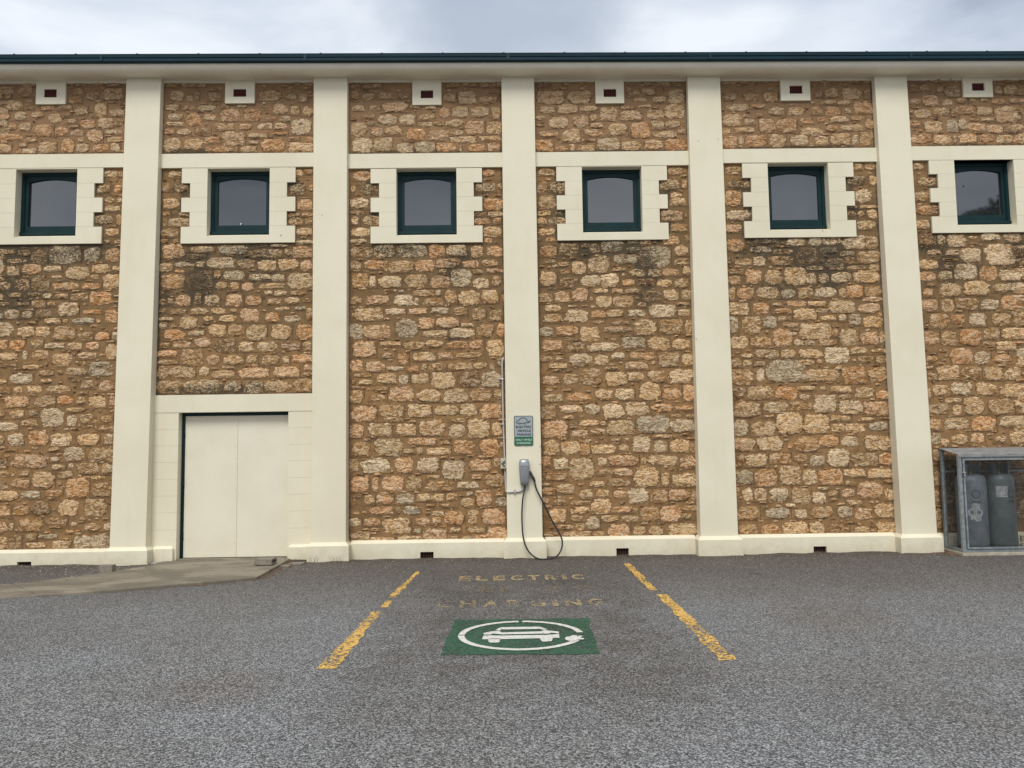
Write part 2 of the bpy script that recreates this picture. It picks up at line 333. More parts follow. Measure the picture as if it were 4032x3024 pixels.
q = NM('switch_box'); M_SWITCH = q.set(q.mix(q.ramp(q.noise(16, 5), .4, .7), (.50, .48, .37), (.42, .40, .30)), .45)
q = NM('silver_plastic'); M_SILVER = q.set(q.mix(q.ramp(q.noise(300, 2), .4, .6), (.27, .285, .295), (.33, .345, .355)), .30, metal=.35, spec=.6)
q = NM('dark_grey_plastic'); M_DGREY = q.set((.10, .105, .11), .45)
q = NM('black_rubber'); M_RUBBER = q.set(q.mix(q.ramp(q.noise(30, 4), .4, .7), (.014, .014, .015), (.03, .03, .03)), .5)
q = NM('sign_silver'); M_SIGN = q.set((.33, .355, .37), .35, spec=.5)
q = NM('sign_green'); M_SGREEN = q.set((.008, .115, .040), .4)
q = NM('sign_border'); M_SBORD = q.set((.008, .055, .035), .4)
q = NM('sign_letter_dark'); M_SDARK = q.set((.010, .035, .035), .5)
q = NM('sign_letter_light'); M_SLIGHT = q.set((.52, .62, .55), .4)
q = NM('zinc_screw'); M_SCREW = q.set((.5, .5, .5), .35, metal=.8)
q = NM('bird_dropping'); M_DROP = q.set((.6, .6, .58), .8)
q = NM('dirt_speck'); M_SPECK = q.set((.10, .09, .07), .9)
q = NM('dry_leaves'); M_LEAF = q.set(q.mix(q.ramp(q.vor(60), .2, .8), (.07, .038, .022), (.17, .105, .058)), .9)
q = NM('gravel_chips'); M_CHIP = q.set(q.mix(q.ramp(q.vor(35), .2, .8), (.14, .13, .12), (.46, .43, .37)), .9)
q = NM('bark'); M_BARK = q.set(q.mix(q.ramp(q.noise(6, 5), .4, .7), (.10, .075, .05), (.05, .04, .03)), .95)
q = NM('tree_foliage'); M_FOL = q.set(q.mix(q.ramp(q.noise(1.3, 4), .35, .7), (.045, .065, .03), (.08, .10, .05)), .8)
q = NM('roof_sheet_green'); M_ROOF = q.set((.03, .085, .08), .45)
# ------------------------------------------------------------------ the rubble stones, measured on the photograph
# per patch: photo origin x, y, scale; then x0 y0 x1 y1 (tens of zoomed pixels) and the kind of stone:
# c cream, w pale, p pinkish, o orange, s sandy brown, g grey, d dark
STONES = [
(0, 0, 950, 2.676, '''0 8 15 14 c;19 9 32 15 s;33 9 49 23 s;51 5 84 23 g;89 7 105 21 g;111 7 126 21 o;7 18 28 23 c;0 20 3 30 g;7 26 20 36 c;23 24 43 34 p;46 26 64 32 w;69 27 94 40 c;96 24 116 33 c;118 26 126 32 s;33 36 52 52 d;54 36 65 39 w;95 35 104 40 s;109 35 126 50 c;0 43 10 51 c;15 40 30 51 p;56 43 83 51 c;85 44 106 51 o;9 54 22 59 c;28 54 42 58 s;45 55 55 60 w;57 55 71 60 c;75 55 92 62 s;94 53 118 67 o;0 64 9 68 s;15 64 30 68 d;33 62 47 69 s;50 64 58 68 c;61 65 82 78 w;87 65 91 68 s;87 72 107 77 o;110 72 124 86 o;3 72 20 81 w;23 74 34 81 w;37 72 54 80 d;46 81 63 87 c;66 82 72 86 c;76 81 98 87 g;101 82 106 86 s;0 86 13 100 w;17 85 21 87 c;28 84 38 87 s;18 90 35 101 c;37 90 53 100 c;55 90 80 104 s;82 96 97 105 s;100 96 115 104 o;118 96 124 104 g;84 91 87 94 c;0 104 7 113 o;10 104 26 114 o;32 104 45 113 s;47 107 67 113 w;71 106 86 114 c;90 106 104 114 p;111 108 123 124 c;0 117 17 125 c;23 116 29 124 w;33 115 51 125 s;55 118 75 132 c;82 117 102 124 p;0 129 16 132 s;23 130 40 135 c;47 128 50 131 g;87 127 90 130 c;93 127 117 142 g;121 131 122 142 g;39 136 56 142 s;60 136 66 140 s;69 133 90 141 c;11 139 34 150 w;0 145 6 150 c;43 145 54 149 c;85 146 98 155 s;104 147 122 158 p;0 154 10 160 s;14 153 23 160 c;28 152 44 160 c;50 152 74 160 s'''),
(0, 0, 1560, 2.676, '''5 0 30 12 p;36 0 57 11 s;60 0 76 9 o;80 1 89 8 s;93 0 111 12 c;115 0 121 10 p;0 15 5 23 s;9 15 25 23 c;30 15 39 21 d;43 13 66 32 w;70 12 90 17 s;103 14 107 17 s;116 14 121 17 s;70 20 81 31 w;84 19 101 29 s;105 20 118 28 s;0 27 18 36 w;22 25 39 32 s;74 33 85 36 s;99 31 120 37 s;0 42 3 51 c;8 40 25 52 w;30 36 50 51 o;53 39 74 52 w;81 40 104 52 c;109 40 119 50 w;5 56 17 58 s;51 54 63 58 s;67 54 88 68 g;93 55 119 70 s;11 61 50 76 p;0 65 7 73 d;53 64 63 69 w;54 72 68 77 c;72 71 77 76 w;81 71 104 82 s;107 71 118 82 c;0 79 16 85 s;20 79 30 84 s;34 79 57 97 c;61 79 76 86 s;96 84 110 88 c;12 87 30 97 p;0 93 8 98 s;60 90 65 94 p;69 87 93 107 o;97 92 117 106 s;0 100 19 110 c;22 100 42 108 g;47 99 65 106 o;32 111 52 125 d;62 109 82 126 c;88 109 111 126 s;6 112 10 114 s;24 111 29 114 s;0 116 11 127 p;13 116 30 126 s;20 129 44 142 s;48 128 70 140 d;0 132 7 143 p;9 134 14 141 w;75 133 81 137 w;83 128 90 133 s;88 134 105 142 s;109 134 116 141 w;27 144 38 152 s;40 145 61 150 g;69 141 77 144 c;8 146 22 161 d;0 148 8 161 s;28 154 48 160 c;54 152 74 161 c;78 147 95 161 w;96 145 116 160 g'''),
(1, 600, 950, 2.676, '''11 3 32 18 p;39 5 65 12 w;69 4 99 14 g;125 3 142 6 w;114 3 120 6 g;103 8 137 17 c;139 8 146 15 s;147 6 169 17 p;36 13 56 19 s;7 23 21 32 c;23 22 43 27 g;46 21 55 27 w;58 17 86 28 w;89 19 107 28 s;111 20 130 31 c;132 19 153 30 c;156 20 169 31 p;23 30 33 33 c;48 31 62 36 s;37 34 62 50 d;9 35 33 49 s;65 31 72 39 s;76 31 96 41 w;101 34 124 41 w;125 35 139 42 w;143 34 169 49 c;66 43 80 50 s;82 43 91 50 c;94 44 106 52 p;111 44 138 50 c;118 52 126 56 w;128 52 141 57 w;145 52 162 57 s;16 60 22 66 w;24 57 40 68 p;44 54 51 67 c;55 56 70 67 w;77 56 95 68 p;98 57 114 67 o;121 60 136 67 s;139 59 155 66 c;7 61 14 67 s;19 71 35 77 s;40 70 58 77 c;62 70 77 76 c;82 71 89 75 c;93 71 113 85 p;130 69 144 73 c;150 68 161 72 g;162 70 169 83 s;7 71 14 75 s;7 80 22 84 w;7 85 15 92 w;29 80 47 92 c;54 79 64 84 c;70 78 88 85 c;119 75 134 85 o;139 78 155 85 g;20 87 26 91 s;13 93 34 104 o;38 94 54 99 g;59 88 77 100 c;80 88 96 100 s;99 88 120 104 c;125 88 146 103 c;152 88 169 102 o;7 107 18 113 s;22 105 40 112 p;44 102 62 111 p;66 103 87 117 d;91 106 107 116 c;111 105 131 116 c;136 105 156 115 d;159 106 168 115 s;5 115 26 122 p;30 114 53 131 s;5 125 26 130 s;57 120 70 130 p;75 120 95 130 c;99 120 110 128 c;115 120 133 130 s;137 121 144 128 c;147 119 168 128 p;5 132 16 145 s;17 132 44 144 s;49 133 60 142 w;63 136 86 144 c;73 131 86 134 s;91 133 122 144 p;127 132 154 143 p;159 130 169 136 p;159 137 168 142 s;4 147 30 160 s;34 146 72 160 c;76 148 92 158 w;97 147 115 160 w;117 147 145 159 c;149 145 168 158 s'''),
(2, 1360, 950, 2.766, '''6 6 29 17 s;32 3 53 17 w;57 3 88 17 g;91 4 108 17 o;111 4 132 16 w;137 5 150 17 p;154 5 171 16 p;5 21 17 32 s;21 21 42 30 o;42 21 46 32 s;47 21 73 34 s;76 20 97 33 p;99 19 124 29 p;102 30 110 34 p;128 21 145 28 p;149 20 166 27 s;154 29 172 34 p;139 30 150 36 s;7 35 25 50 s;26 38 33 50 w;36 38 60 50 w;65 36 89 50 c;93 38 113 50 p;115 31 136 49 w;140 40 156 51 w;160 38 170 48 s;22 59 46 69 p;5 60 18 68 s;53 59 73 70 w;58 53 64 56 g;75 62 80 70 w;74 53 96 60 s;98 53 104 59 c;85 62 106 70 s;108 53 121 67 s;124 54 145 68 c;149 53 166 67 c;170 57 173 66 o;8 73 40 86 c;44 73 65 80 w;70 73 89 80 p;93 72 112 79 g;118 72 132 80 s;138 73 152 85 s;157 74 170 86 s;55 85 78 105 g;80 83 96 95 p;99 83 123 94 p;126 89 139 93 w;5 90 18 106 g;20 91 48 106 p;84 97 111 104 c;114 95 140 105 w;144 90 160 104 s;165 89 173 104 o;8 109 33 126 p;38 109 60 114 c;64 109 86 118 s;88 108 106 115 c;110 109 134 116 o;135 108 150 117 o;155 108 172 124 c;40 121 52 127 s;57 122 68 134 o;74 121 97 130 c;101 121 117 128 p;120 121 147 127 s;5 129 19 142 p;22 131 42 142 p;45 136 64 141 w;67 136 80 142 o;83 134 89 141 s;91 133 109 141 s;112 132 137 140 c;140 132 153 139 c;157 133 163 140 c;165 127 172 135 g;10 144 28 148 s;14 151 30 156 c;7 151 11 156 s;35 144 55 155 c;58 145 69 155 w;72 144 90 155 c;94 143 120 160 c;124 142 146 158 d;149 142 169 158 w'''),
(2, 1360, 1550, 2.766, '''5 -4 19 10 c;26 1 44 7 s;34 -7 46 -3 s;48 -7 74 8 p;79 -4 103 9 c;108 -5 132 9 w;137 -4 159 8 s;162 -4 171 5 c;6 14 33 30 p;38 12 63 30 s;68 12 93 25 c;97 13 122 24 c;125 11 143 24 c;147 12 170 26 p;5 33 20 48 p;24 32 50 46 c;55 33 76 46 c;81 29 108 46 c;116 27 130 32 s;112 34 130 47 w;133 28 156 48 c;160 31 171 45 c;8 53 26 68 s;33 49 62 67 c;69 48 98 56 p;104 51 114 55 s;63 60 74 65 c;78 59 84 66 c;88 59 114 67 c;119 51 140 66 o;146 50 167 66 o;168 53 172 58 p;4 71 14 85 s;17 71 48 86 w;54 70 73 86 p;79 70 102 86 w;106 72 130 93 w;136 72 158 84 p;162 70 168 80 s;6 90 25 107 p;29 91 36 107 p;40 90 63 105 p;66 89 83 105 s;88 89 103 93 s;138 88 149 93 p;89 95 117 106 s;121 96 145 104 w;153 88 173 102 s;21 111 31 121 c;34 110 52 120 p;56 109 74 120 g;78 109 95 117 c;96 109 107 117 c;110 108 122 117 s;132 107 140 111 w;142 105 159 122 p;126 114 140 124 c;163 107 172 111 p;164 113 176 122 g;88 120 97 123 s;103 120 121 124 s;7 128 24 132 s;27 123 52 132 p;55 124 60 131 s;63 123 82 132 g;95 128 106 133 w;107 128 129 143 o;134 127 145 133 c;134 133 143 142 c;149 126 173 142 p;4 136 17 144 w;21 136 37 144 p;41 136 70 152 c;76 135 91 142 p;95 135 104 142 c;27 146 37 150 s;5 150 26 161 s;27 156 53 161 c;56 155 82 160 c;86 147 110 160 p;114 146 125 151 c;132 145 152 151 c;154 146 176 160 p;74 147 82 152 g;115 155 122 159 s;124 155 141 159 s;142 154 154 158 o'''),
(3, 2110, 930, 2.765, '''5 10 22 22 o;2 2 6 5 g;11 1 22 6 o;26 8 46 22 s;50 8 58 13 s;59 9 69 18 w;72 5 94 17 g;100 4 112 8 g;113 4 125 9 p;140 3 156 9 c;163 0 167 6 c;99 12 114 16 g;115 12 146 33 g;152 10 166 21 c;10 25 21 29 s;24 28 36 33 c;18 31 24 34 w;40 27 54 41 c;58 21 80 39 c;85 20 111 30 g;152 24 167 32 s;83 34 98 38 s;26 36 37 41 s;102 36 119 44 c;123 36 137 44 w;138 35 155 43 p;160 33 168 42 c;5 39 22 54 c;26 45 45 56 d;49 43 70 54 w;72 41 90 55 w;94 40 97 44 c;94 47 107 54 o;112 46 130 54 o;133 47 148 55 c;152 46 166 56 s;4 62 18 73 s;21 61 37 72 p;40 57 56 71 p;61 57 78 62 c;83 57 94 62 o;98 57 113 62 c;66 65 82 77 c;85 65 106 77 s;117 59 136 71 d;140 58 155 70 c;159 59 169 69 s;59 66 62 70 w;108 66 113 69 s;35 75 44 77 c;50 75 56 77 s;60 75 65 78 c;111 72 120 77 p;153 72 167 75 s;10 74 27 82 c;32 80 56 94 w;61 81 75 89 o;78 80 95 88 s;100 80 119 88 w;124 75 152 88 w;155 79 168 87 c;9 85 28 94 c;62 92 74 95 s;84 92 102 96 s;108 91 131 107 c;135 91 160 106 s;163 91 170 105 s;4 99 19 109 g;23 98 45 108 o;49 99 69 114 c;76 98 104 105 p;32 110 38 113 s;93 110 119 122 g;123 110 145 124 c;149 112 167 123 c;8 113 29 125 p;34 115 53 125 s;57 116 89 125 w;4 130 17 136 s;22 130 30 135 s;14 138 33 144 c;37 128 61 141 g;64 129 79 140 c;83 127 96 134 w;102 126 130 134 o;97 137 122 145 p;126 135 131 141 s;134 127 156 142 s;160 128 171 141 c;75 142 90 146 s;50 145 71 162 s;7 152 25 162 p;30 150 46 161 s;76 148 99 163 c;101 148 117 157 c;122 146 141 156 s;146 145 171 160 w'''),
(3, 2110, 1530, 2.765, '''8 6 29 14 c;34 5 60 13 o;9 0 18 3 s;28 0 39 3 s;66 1 83 12 c;87 0 107 12 w;114 -6 135 12 c;139 0 158 12 o;161 -4 173 13 p;5 19 22 34 s;26 18 50 26 w;54 17 69 28 w;74 17 96 32 w;98 15 122 28 w;126 16 148 25 o;153 18 172 24 o;147 28 159 31 s;164 28 173 32 s;29 29 41 34 s;7 35 34 53 p;36 37 44 40 s;47 34 68 41 c;70 36 77 40 c;79 35 107 50 c;112 30 144 48 g;147 34 173 47 g;39 45 56 52 p;59 44 76 50 s;127 50 148 54 c;9 57 25 72 c;28 57 47 72 c;46 55 61 59 s;82 54 92 57 c;97 54 102 57 w;106 53 124 69 w;50 60 59 72 o;60 61 86 71 c;91 61 101 68 c;129 57 143 69 w;147 56 167 69 c;168 60 174 70 s;6 74 16 85 o;20 76 35 88 w;37 76 63 99 c;68 75 77 84 w;80 73 111 84 o;115 76 120 82 c;122 73 153 83 c;158 73 175 87 p;68 88 84 94 s;85 87 105 95 p;108 86 134 107 c;137 91 145 106 c;150 92 174 107 c;7 92 33 100 s;59 101 74 107 c;79 98 104 107 s;6 103 16 106 s;6 108 21 115 o;23 104 41 114 c;45 103 52 106 p;48 110 62 120 c;65 110 79 118 c;85 111 99 119 p;101 109 122 125 w;126 110 143 125 s;146 110 167 122 p;170 111 177 122 s;20 117 32 126 s;6 119 14 125 s;38 122 60 127 s;61 121 81 136 c;15 131 33 146 c;38 131 41 137 w;42 129 58 136 c;83 128 104 135 p;106 130 111 134 w;115 129 134 144 s;136 128 157 144 p;158 127 178 133 s;38 138 50 144 s;72 138 90 145 s;93 138 112 145 s;159 136 170 142 s;54 140 69 153 w;24 148 40 153 s;44 147 53 155 s;32 155 60 162 s;62 155 75 161 s;80 148 102 161 p;107 150 119 160 s;123 150 139 160 s;145 147 175 160 c;9 156 23 161 s'''),
(4, 2840, 920, 2.765, '''7 6 25 20 o;37 5 60 11 w;72 5 91 13 w;96 4 109 13 w;112 3 130 12 w;133 2 156 16 w;158 2 170 16 s;31 14 54 21 g;57 17 78 22 s;56 12 73 15 o;84 16 104 32 d;108 15 126 22 g;130 19 145 24 w;149 19 172 32 s;16 27 33 34 s;36 25 48 35 w;53 24 79 34 s;5 24 13 33 d;115 27 134 40 c;135 25 145 32 o;106 27 112 32 s;93 35 111 40 w;138 35 158 40 s;162 33 172 40 c;8 38 24 44 s;27 39 43 54 p;49 40 66 55 c;70 37 93 55 c;94 43 103 55 w;106 43 117 54 w;121 42 141 53 w;145 40 171 53 c;7 46 20 55 s;8 59 15 72 s;18 59 35 71 o;40 58 63 70 c;66 61 81 70 g;85 59 100 70 c;102 59 125 69 w;129 59 136 69 c;138 56 154 69 o;157 57 174 68 s;155 69 175 74 p;9 75 30 88 c;36 75 52 87 o;56 75 66 79 s;73 73 92 79 p;95 73 114 79 c;117 73 145 86 c;149 76 172 86 p;57 81 76 87 o;80 82 103 94 c;104 81 115 86 s;171 86 175 90 o;8 91 18 107 g;23 90 43 108 s;46 90 60 102 g;62 90 76 95 s;109 89 125 94 c;129 88 136 95 w;140 88 152 99 g;156 90 176 102 c;67 97 85 102 s;86 97 119 114 c;48 105 52 108 s;57 104 76 122 p;78 107 83 111 c;121 103 128 112 s;130 104 149 122 c;152 107 171 120 p;173 107 178 119 c;10 112 29 125 c;33 112 53 123 s;79 115 90 122 w;91 116 102 122 s;106 115 126 122 s;22 130 35 135 c;38 126 62 136 s;66 126 81 135 c;86 126 109 135 c;114 124 139 140 w;142 124 158 131 c;164 125 179 130 s;10 136 22 145 s;24 138 33 144 c;36 139 48 144 d;51 138 90 161 g;86 137 101 143 s;104 137 110 142 o;143 136 147 139 w;149 133 166 140 s;168 133 180 141 s;10 148 35 164 s;39 147 47 161 w;92 148 128 160 c;123 143 132 149 s;133 145 157 163 o;161 146 180 161 s'''),
(4, 2840, 1520, 2.765, '''11 2 25 14 d;29 0 56 14 s;60 1 82 14 o;83 0 103 5 c;108 0 114 5 s;119 0 142 7 c;147 1 166 13 c;170 5 182 14 o;85 9 97 15 w;128 9 142 14 s;101 10 126 29 w;13 18 43 34 s;47 17 72 29 c;76 17 99 26 s;129 16 153 30 w;156 17 183 32 p;47 31 58 35 s;61 29 88 52 c;91 31 117 51 c;120 32 141 38 c;153 34 167 38 c;173 34 184 36 s;14 37 29 54 g;34 39 58 54 c;121 41 134 50 c;137 41 157 51 c;162 39 181 49 g;14 57 36 71 p;40 55 66 70 c;73 62 78 68 o;81 55 106 71 o;108 54 127 66 o;132 54 149 66 w;156 54 183 70 c;15 75 25 88 d;28 74 50 88 c;54 73 75 84 o;79 74 93 83 s;97 75 112 87 g;117 69 139 88 w;143 73 170 87 s;172 73 187 86 o;57 86 61 89 c;90 85 94 88 c;16 92 34 106 g;37 91 60 109 o;65 87 86 107 c;90 91 104 107 w;107 91 132 107 o;134 90 157 99 c;160 90 187 100 c;136 103 145 108 s;177 102 187 105 s;16 110 20 120 s;24 111 34 125 w;36 111 50 125 p;54 111 73 125 w;77 111 97 128 c;105 110 116 113 w;100 116 114 128 w;117 114 127 120 s;132 112 145 121 p;149 104 175 122 p;179 112 187 124 c;137 124 154 130 s;119 122 126 125 s;60 129 68 132 s;70 128 81 132 w;18 131 41 145 s;49 133 75 144 g;81 134 93 144 w;98 131 121 144 s;126 132 143 143 g;147 133 164 145 p;168 128 190 143 c;19 150 39 162 s;44 151 63 162 o;68 148 94 161 c;97 148 112 162 c;116 150 139 162 d;145 153 161 160 c;170 148 192 162 c'''),
(5, 3580, 900, 2.765, '''11 6 29 18 o;32 7 39 18 w;42 6 62 19 w;65 8 74 11 p;78 5 99 13 w;103 5 122 13 g;20 23 35 29 c;41 23 54 29 w;56 21 78 36 w;84 17 114 39 w;117 18 125 24 w;117 24 125 31 d;118 32 125 36 s;11 34 31 44 c;37 32 54 35 o;39 36 48 43 s;51 38 73 55 w;78 41 95 56 o;100 45 124 56 w;12 47 29 57 p;33 46 47 56 c;20 60 30 63 s;34 60 56 74 c;61 58 87 73 c;92 60 110 69 c;114 61 125 70 c;16 65 26 74 o;14 77 31 90 p;36 77 48 90 c;51 76 75 88 s;79 77 98 88 w;102 73 122 88 o;24 93 43 108 s;47 94 61 104 o;66 92 83 106 w;90 92 110 105 s;114 91 125 98 c;118 101 125 106 s;17 112 32 126 p;36 112 53 127 s;56 109 78 127 o;82 108 98 120 s;102 108 125 120 c;81 123 94 127 s;96 123 117 132 c;34 131 41 135 s;45 131 69 147 o;72 134 88 147 w;91 137 112 147 o;119 137 125 146 c;19 138 31 145 s;32 149 55 164 c;58 151 78 163 s;83 151 102 165 c;106 151 122 164 c;21 157 30 165 s;18 150 26 153 s'''),
(5, 3580, 1500, 2.676, '''26 4 42 15 c;45 2 66 14 w;71 2 92 15 c;97 3 121 17 c;20 8 23 18 w;38 18 55 23 c;21 24 43 35 s;47 25 55 36 c;59 17 78 35 c;84 19 110 34 s;112 20 120 27 w;114 31 121 34 s;22 40 34 52 s;38 39 63 51 c;68 38 91 52 o;97 37 121 49 c;23 55 34 66 g;34 61 42 69 c;46 56 62 67 c;66 55 79 65 p;92 57 102 65 s;107 53 121 66 c;26 72 32 85 s;34 75 48 84 d;36 88 52 100 d;55 80 75 92 s;80 78 97 88 o;26 95 33 110 s;36 104 50 116 d;105 80 120 92 s;106 96 121 110 p;26 115 32 130 s;38 120 50 132 d;112 115 121 128 s;115 132 121 146 s;29 135 35 155 s;40 142 51 158 d;56 98 74 110 s;80 98 98 112 s;58 118 78 130 s;84 120 104 132 o;58 138 76 152 s;84 140 106 154 s'''),
(0, 0, 300, 2.514, '''0 10 14 18 s;18 9 32 20 s;6 24 22 33 c;26 23 33 27 s;40 29 54 34 p;57 28 70 33 s;67 20 80 26 o;85 15 98 23 s;102 12 122 23 s;72 12 82 18 s;74 30 86 38 c;93 27 105 40 c;108 33 123 39 w;0 37 9 43 p;14 35 26 43 w;31 35 43 41 c;47 37 60 46 c;63 37 70 40 s;66 42 75 46 c;80 43 94 51 o;97 41 111 51 c;113 42 122 49 s;8 46 16 53 o;19 46 31 54 c;34 48 52 59 o;54 50 67 58 o;69 48 77 51 c;70 53 83 59 p;86 53 101 65 p;104 53 120 57 w;106 60 122 65 c;0 57 20 63 o;24 60 37 65 o;77 61 83 65 c;0 67 11 75 c;14 71 20 76 o;18 66 27 70 s;22 71 35 76 w;38 65 55 75 c;60 62 73 75 o;75 67 88 75 w;92 67 108 74 o;109 66 118 74 w;0 47 5 50 w;103 93 116 100 c;117 94 122 100 c;96 107 109 116 c;113 108 121 116 o;103 120 113 125 c;116 120 121 125 c;104 128 119 134 c;94 137 111 146 c;115 137 120 147 p;104 151 117 158 c;114 102 116 104 w;102 162 109 165 s;113 162 119 166 p'''),
(1, 600, 300, 2.514, '''18 14 31 24 c;34 19 40 25 w;41 14 47 24 s;55 16 68 24 s;105 14 128 24 s;132 17 142 23 c;145 17 153 25 p;13 28 26 34 c;30 29 42 33 p;45 29 62 34 w;68 28 75 31 c;83 28 94 31 c;119 27 134 37 c;137 29 145 38 c;149 30 159 39 c;15 37 30 43 w;32 37 48 49 o;51 37 62 43 w;66 33 86 44 p;90 32 107 44 o;112 40 123 44 o;126 39 136 45 w;138 42 157 57 w;14 45 30 49 w;12 52 21 58 o;24 52 38 58 c;42 51 57 58 s;62 46 80 53 s;86 47 98 53 p;104 46 118 53 w;121 46 133 52 c;94 56 113 61 c;118 54 133 58 o;10 62 27 75 c;31 62 49 74 c;51 60 66 67 o;69 55 91 68 p;95 64 105 67 w;108 62 130 75 o;134 60 145 64 s;151 60 159 65 o;134 66 159 75 c;52 69 74 75 o;75 69 84 74 s;87 69 103 75 c;16 94 28 100 c;9 105 18 114 s;22 106 35 115 c;11 121 26 131 c;10 134 17 138 c;24 135 36 139 c;10 141 14 148 s;16 140 36 149 c;8 151 26 159 s;8 161 15 165 s;20 161 26 165 s;142 92 148 99 c;150 92 159 97 s;136 107 151 117 c;155 107 159 114 o;144 122 159 132 p;135 135 146 139 o;148 135 159 139 p;135 140 149 147 c;151 140 159 147 s;143 150 158 158 c;142 162 159 166 w'''),
(2, 1360, 300, 2.514, '''16 17 29 24 s;5 15 13 22 o;32 16 46 22 s;52 16 63 22 s;97 16 109 25 s;112 15 129 27 c;132 19 150 26 s;6 29 19 35 c;24 29 34 34 c;37 26 62 35 p;64 29 74 32 c;79 29 90 33 c;93 31 103 41 o;106 30 122 40 c;125 30 142 40 c;145 30 153 42 c;16 37 29 42 s;33 38 51 48 w;54 38 69 48 w;73 37 89 43 c;73 45 86 50 c;22 45 29 48 c;87 45 97 49 c;99 43 116 50 c;119 44 137 57 p;140 45 154 57 c;5 46 21 59 c;25 50 37 59 p;39 50 56 58 c;61 51 79 63 o;82 53 102 63 p;104 53 117 58 c;104 59 129 66 c;133 59 153 64 c;6 61 26 75 w;29 61 47 74 c;51 66 67 75 w;69 65 88 75 g;90 66 108 74 o;113 68 115 74 c;122 67 138 74 o;141 65 153 74 p;8 94 25 103 p;15 107 32 116 c;5 109 10 115 s;5 120 22 131 w;5 133 18 137 s;6 139 13 147 c;18 138 33 147 c;5 150 24 159 c;5 161 21 165 c;136 92 148 99 o;129 106 148 114 w;151 106 155 112 s;138 121 155 132 o;127 134 139 139 s;141 134 156 139 c;128 140 143 147 o;147 140 154 146 s;137 149 154 159 c;138 160 145 165 o'''),
(3, 2100, 300, 2.514, '''4 14 30 27 p;35 14 58 27 c;92 10 105 18 s;108 11 120 18 s;134 14 149 27 c;7 30 21 36 c;25 28 43 36 c;46 29 63 35 c;66 31 83 44 c;86 34 107 43 c;113 33 129 42 c;131 28 150 41 c;100 21 112 25 c;118 20 131 26 c;104 28 117 31 c;86 29 101 33 s;2 39 12 43 w;16 40 34 51 w;40 39 54 50 p;56 38 63 44 c;2 47 11 50 s;57 46 69 51 p;75 47 93 58 c;97 46 115 60 o;117 44 129 52 c;130 44 145 51 c;148 44 150 49 s;6 54 24 60 c;29 53 46 65 c;50 52 69 59 o;118 55 124 60 c;125 54 142 61 w;143 52 150 56 c;2 63 19 74 o;23 69 34 74 o;36 67 41 74 c;44 68 60 74 c;48 62 61 64 c;64 61 85 73 g;88 64 106 73 c;110 63 128 72 p;131 62 151 73 o;5 91 21 98 c;4 104 13 115 s;17 104 31 115 c;5 118 22 130 s;5 133 17 138 c;22 134 28 137 g;4 140 13 147 c;16 140 32 147 c;5 150 21 157 c;134 90 150 97 s;126 102 144 112 c;147 103 152 111 s;136 115 147 120 c;136 120 151 128 c;127 133 147 143 p;150 135 152 140 s;136 146 152 154 s;129 158 144 165 c;150 157 154 163 s'''),
(4, 2830, 290, 2.514, '''25 19 40 27 s;45 18 58 27 p;5 19 18 26 s;95 17 102 23 s;106 14 118 23 c;122 14 141 25 p;144 15 150 24 s;8 30 29 37 c;32 30 46 34 o;50 33 65 41 c;70 33 85 41 c;91 27 96 30 c;101 26 116 30 c;118 26 130 31 c;92 32 102 40 s;105 33 120 41 o;125 34 131 39 s;135 28 152 39 o;4 40 22 51 c;24 40 31 43 s;37 39 47 43 s;25 44 35 50 c;40 44 55 58 p;58 45 77 58 o;81 43 93 49 o;98 43 107 48 o;111 42 128 48 c;131 42 144 46 c;146 45 153 54 c;3 54 11 60 c;16 53 35 59 c;82 53 102 61 c;106 51 118 57 o;121 50 144 56 c;4 62 18 74 o;20 61 25 73 c;27 61 47 72 o;51 60 66 72 c;71 61 89 71 w;96 62 109 71 c;112 59 130 70 c;133 61 138 71 w;140 57 152 71 s;90 69 94 72 w;7 92 22 99 s;9 106 30 113 s;6 116 22 129 o;9 135 32 145 w;7 149 23 157 p;134 88 142 95 c;145 88 155 95 c;128 101 148 110 d;150 101 156 110 c;136 115 151 127 w;128 130 137 133 w;141 130 156 133 c;128 136 136 142 o;138 136 144 141 c;148 135 157 143 c;138 145 155 154 c'''),
(5, 3560, 280, 2.513, '''6 13 12 20 s;16 13 25 19 s;32 15 39 20 s;41 15 56 25 s;90 15 97 22 p;99 14 112 23 c;114 14 119 24 s;6 27 17 32 p;19 23 34 34 p;37 28 48 34 c;52 26 62 31 s;65 27 71 30 c;76 27 84 30 c;88 27 100 32 o;109 27 119 31 p;6 39 9 42 c;11 38 26 46 c;29 36 45 43 c;47 38 50 42 g;51 34 70 42 o;73 35 87 43 c;91 35 113 50 p;116 37 119 43 s;66 46 74 49 c;77 46 89 50 c;6 49 16 55 o;20 49 37 60 c;43 48 53 60 g;54 47 62 57 w;64 51 80 59 o;83 53 97 61 p;99 52 114 61 d;7 63 13 70 p;14 62 27 71 o;30 63 47 72 c;49 64 53 71 g;55 62 72 71 c;75 62 89 70 o;92 63 108 71 c;113 61 119 71 c;10 91 19 97 c;14 105 31 113 c;11 119 24 128 s;12 133 35 142 o;12 147 25 155 c'''),
]
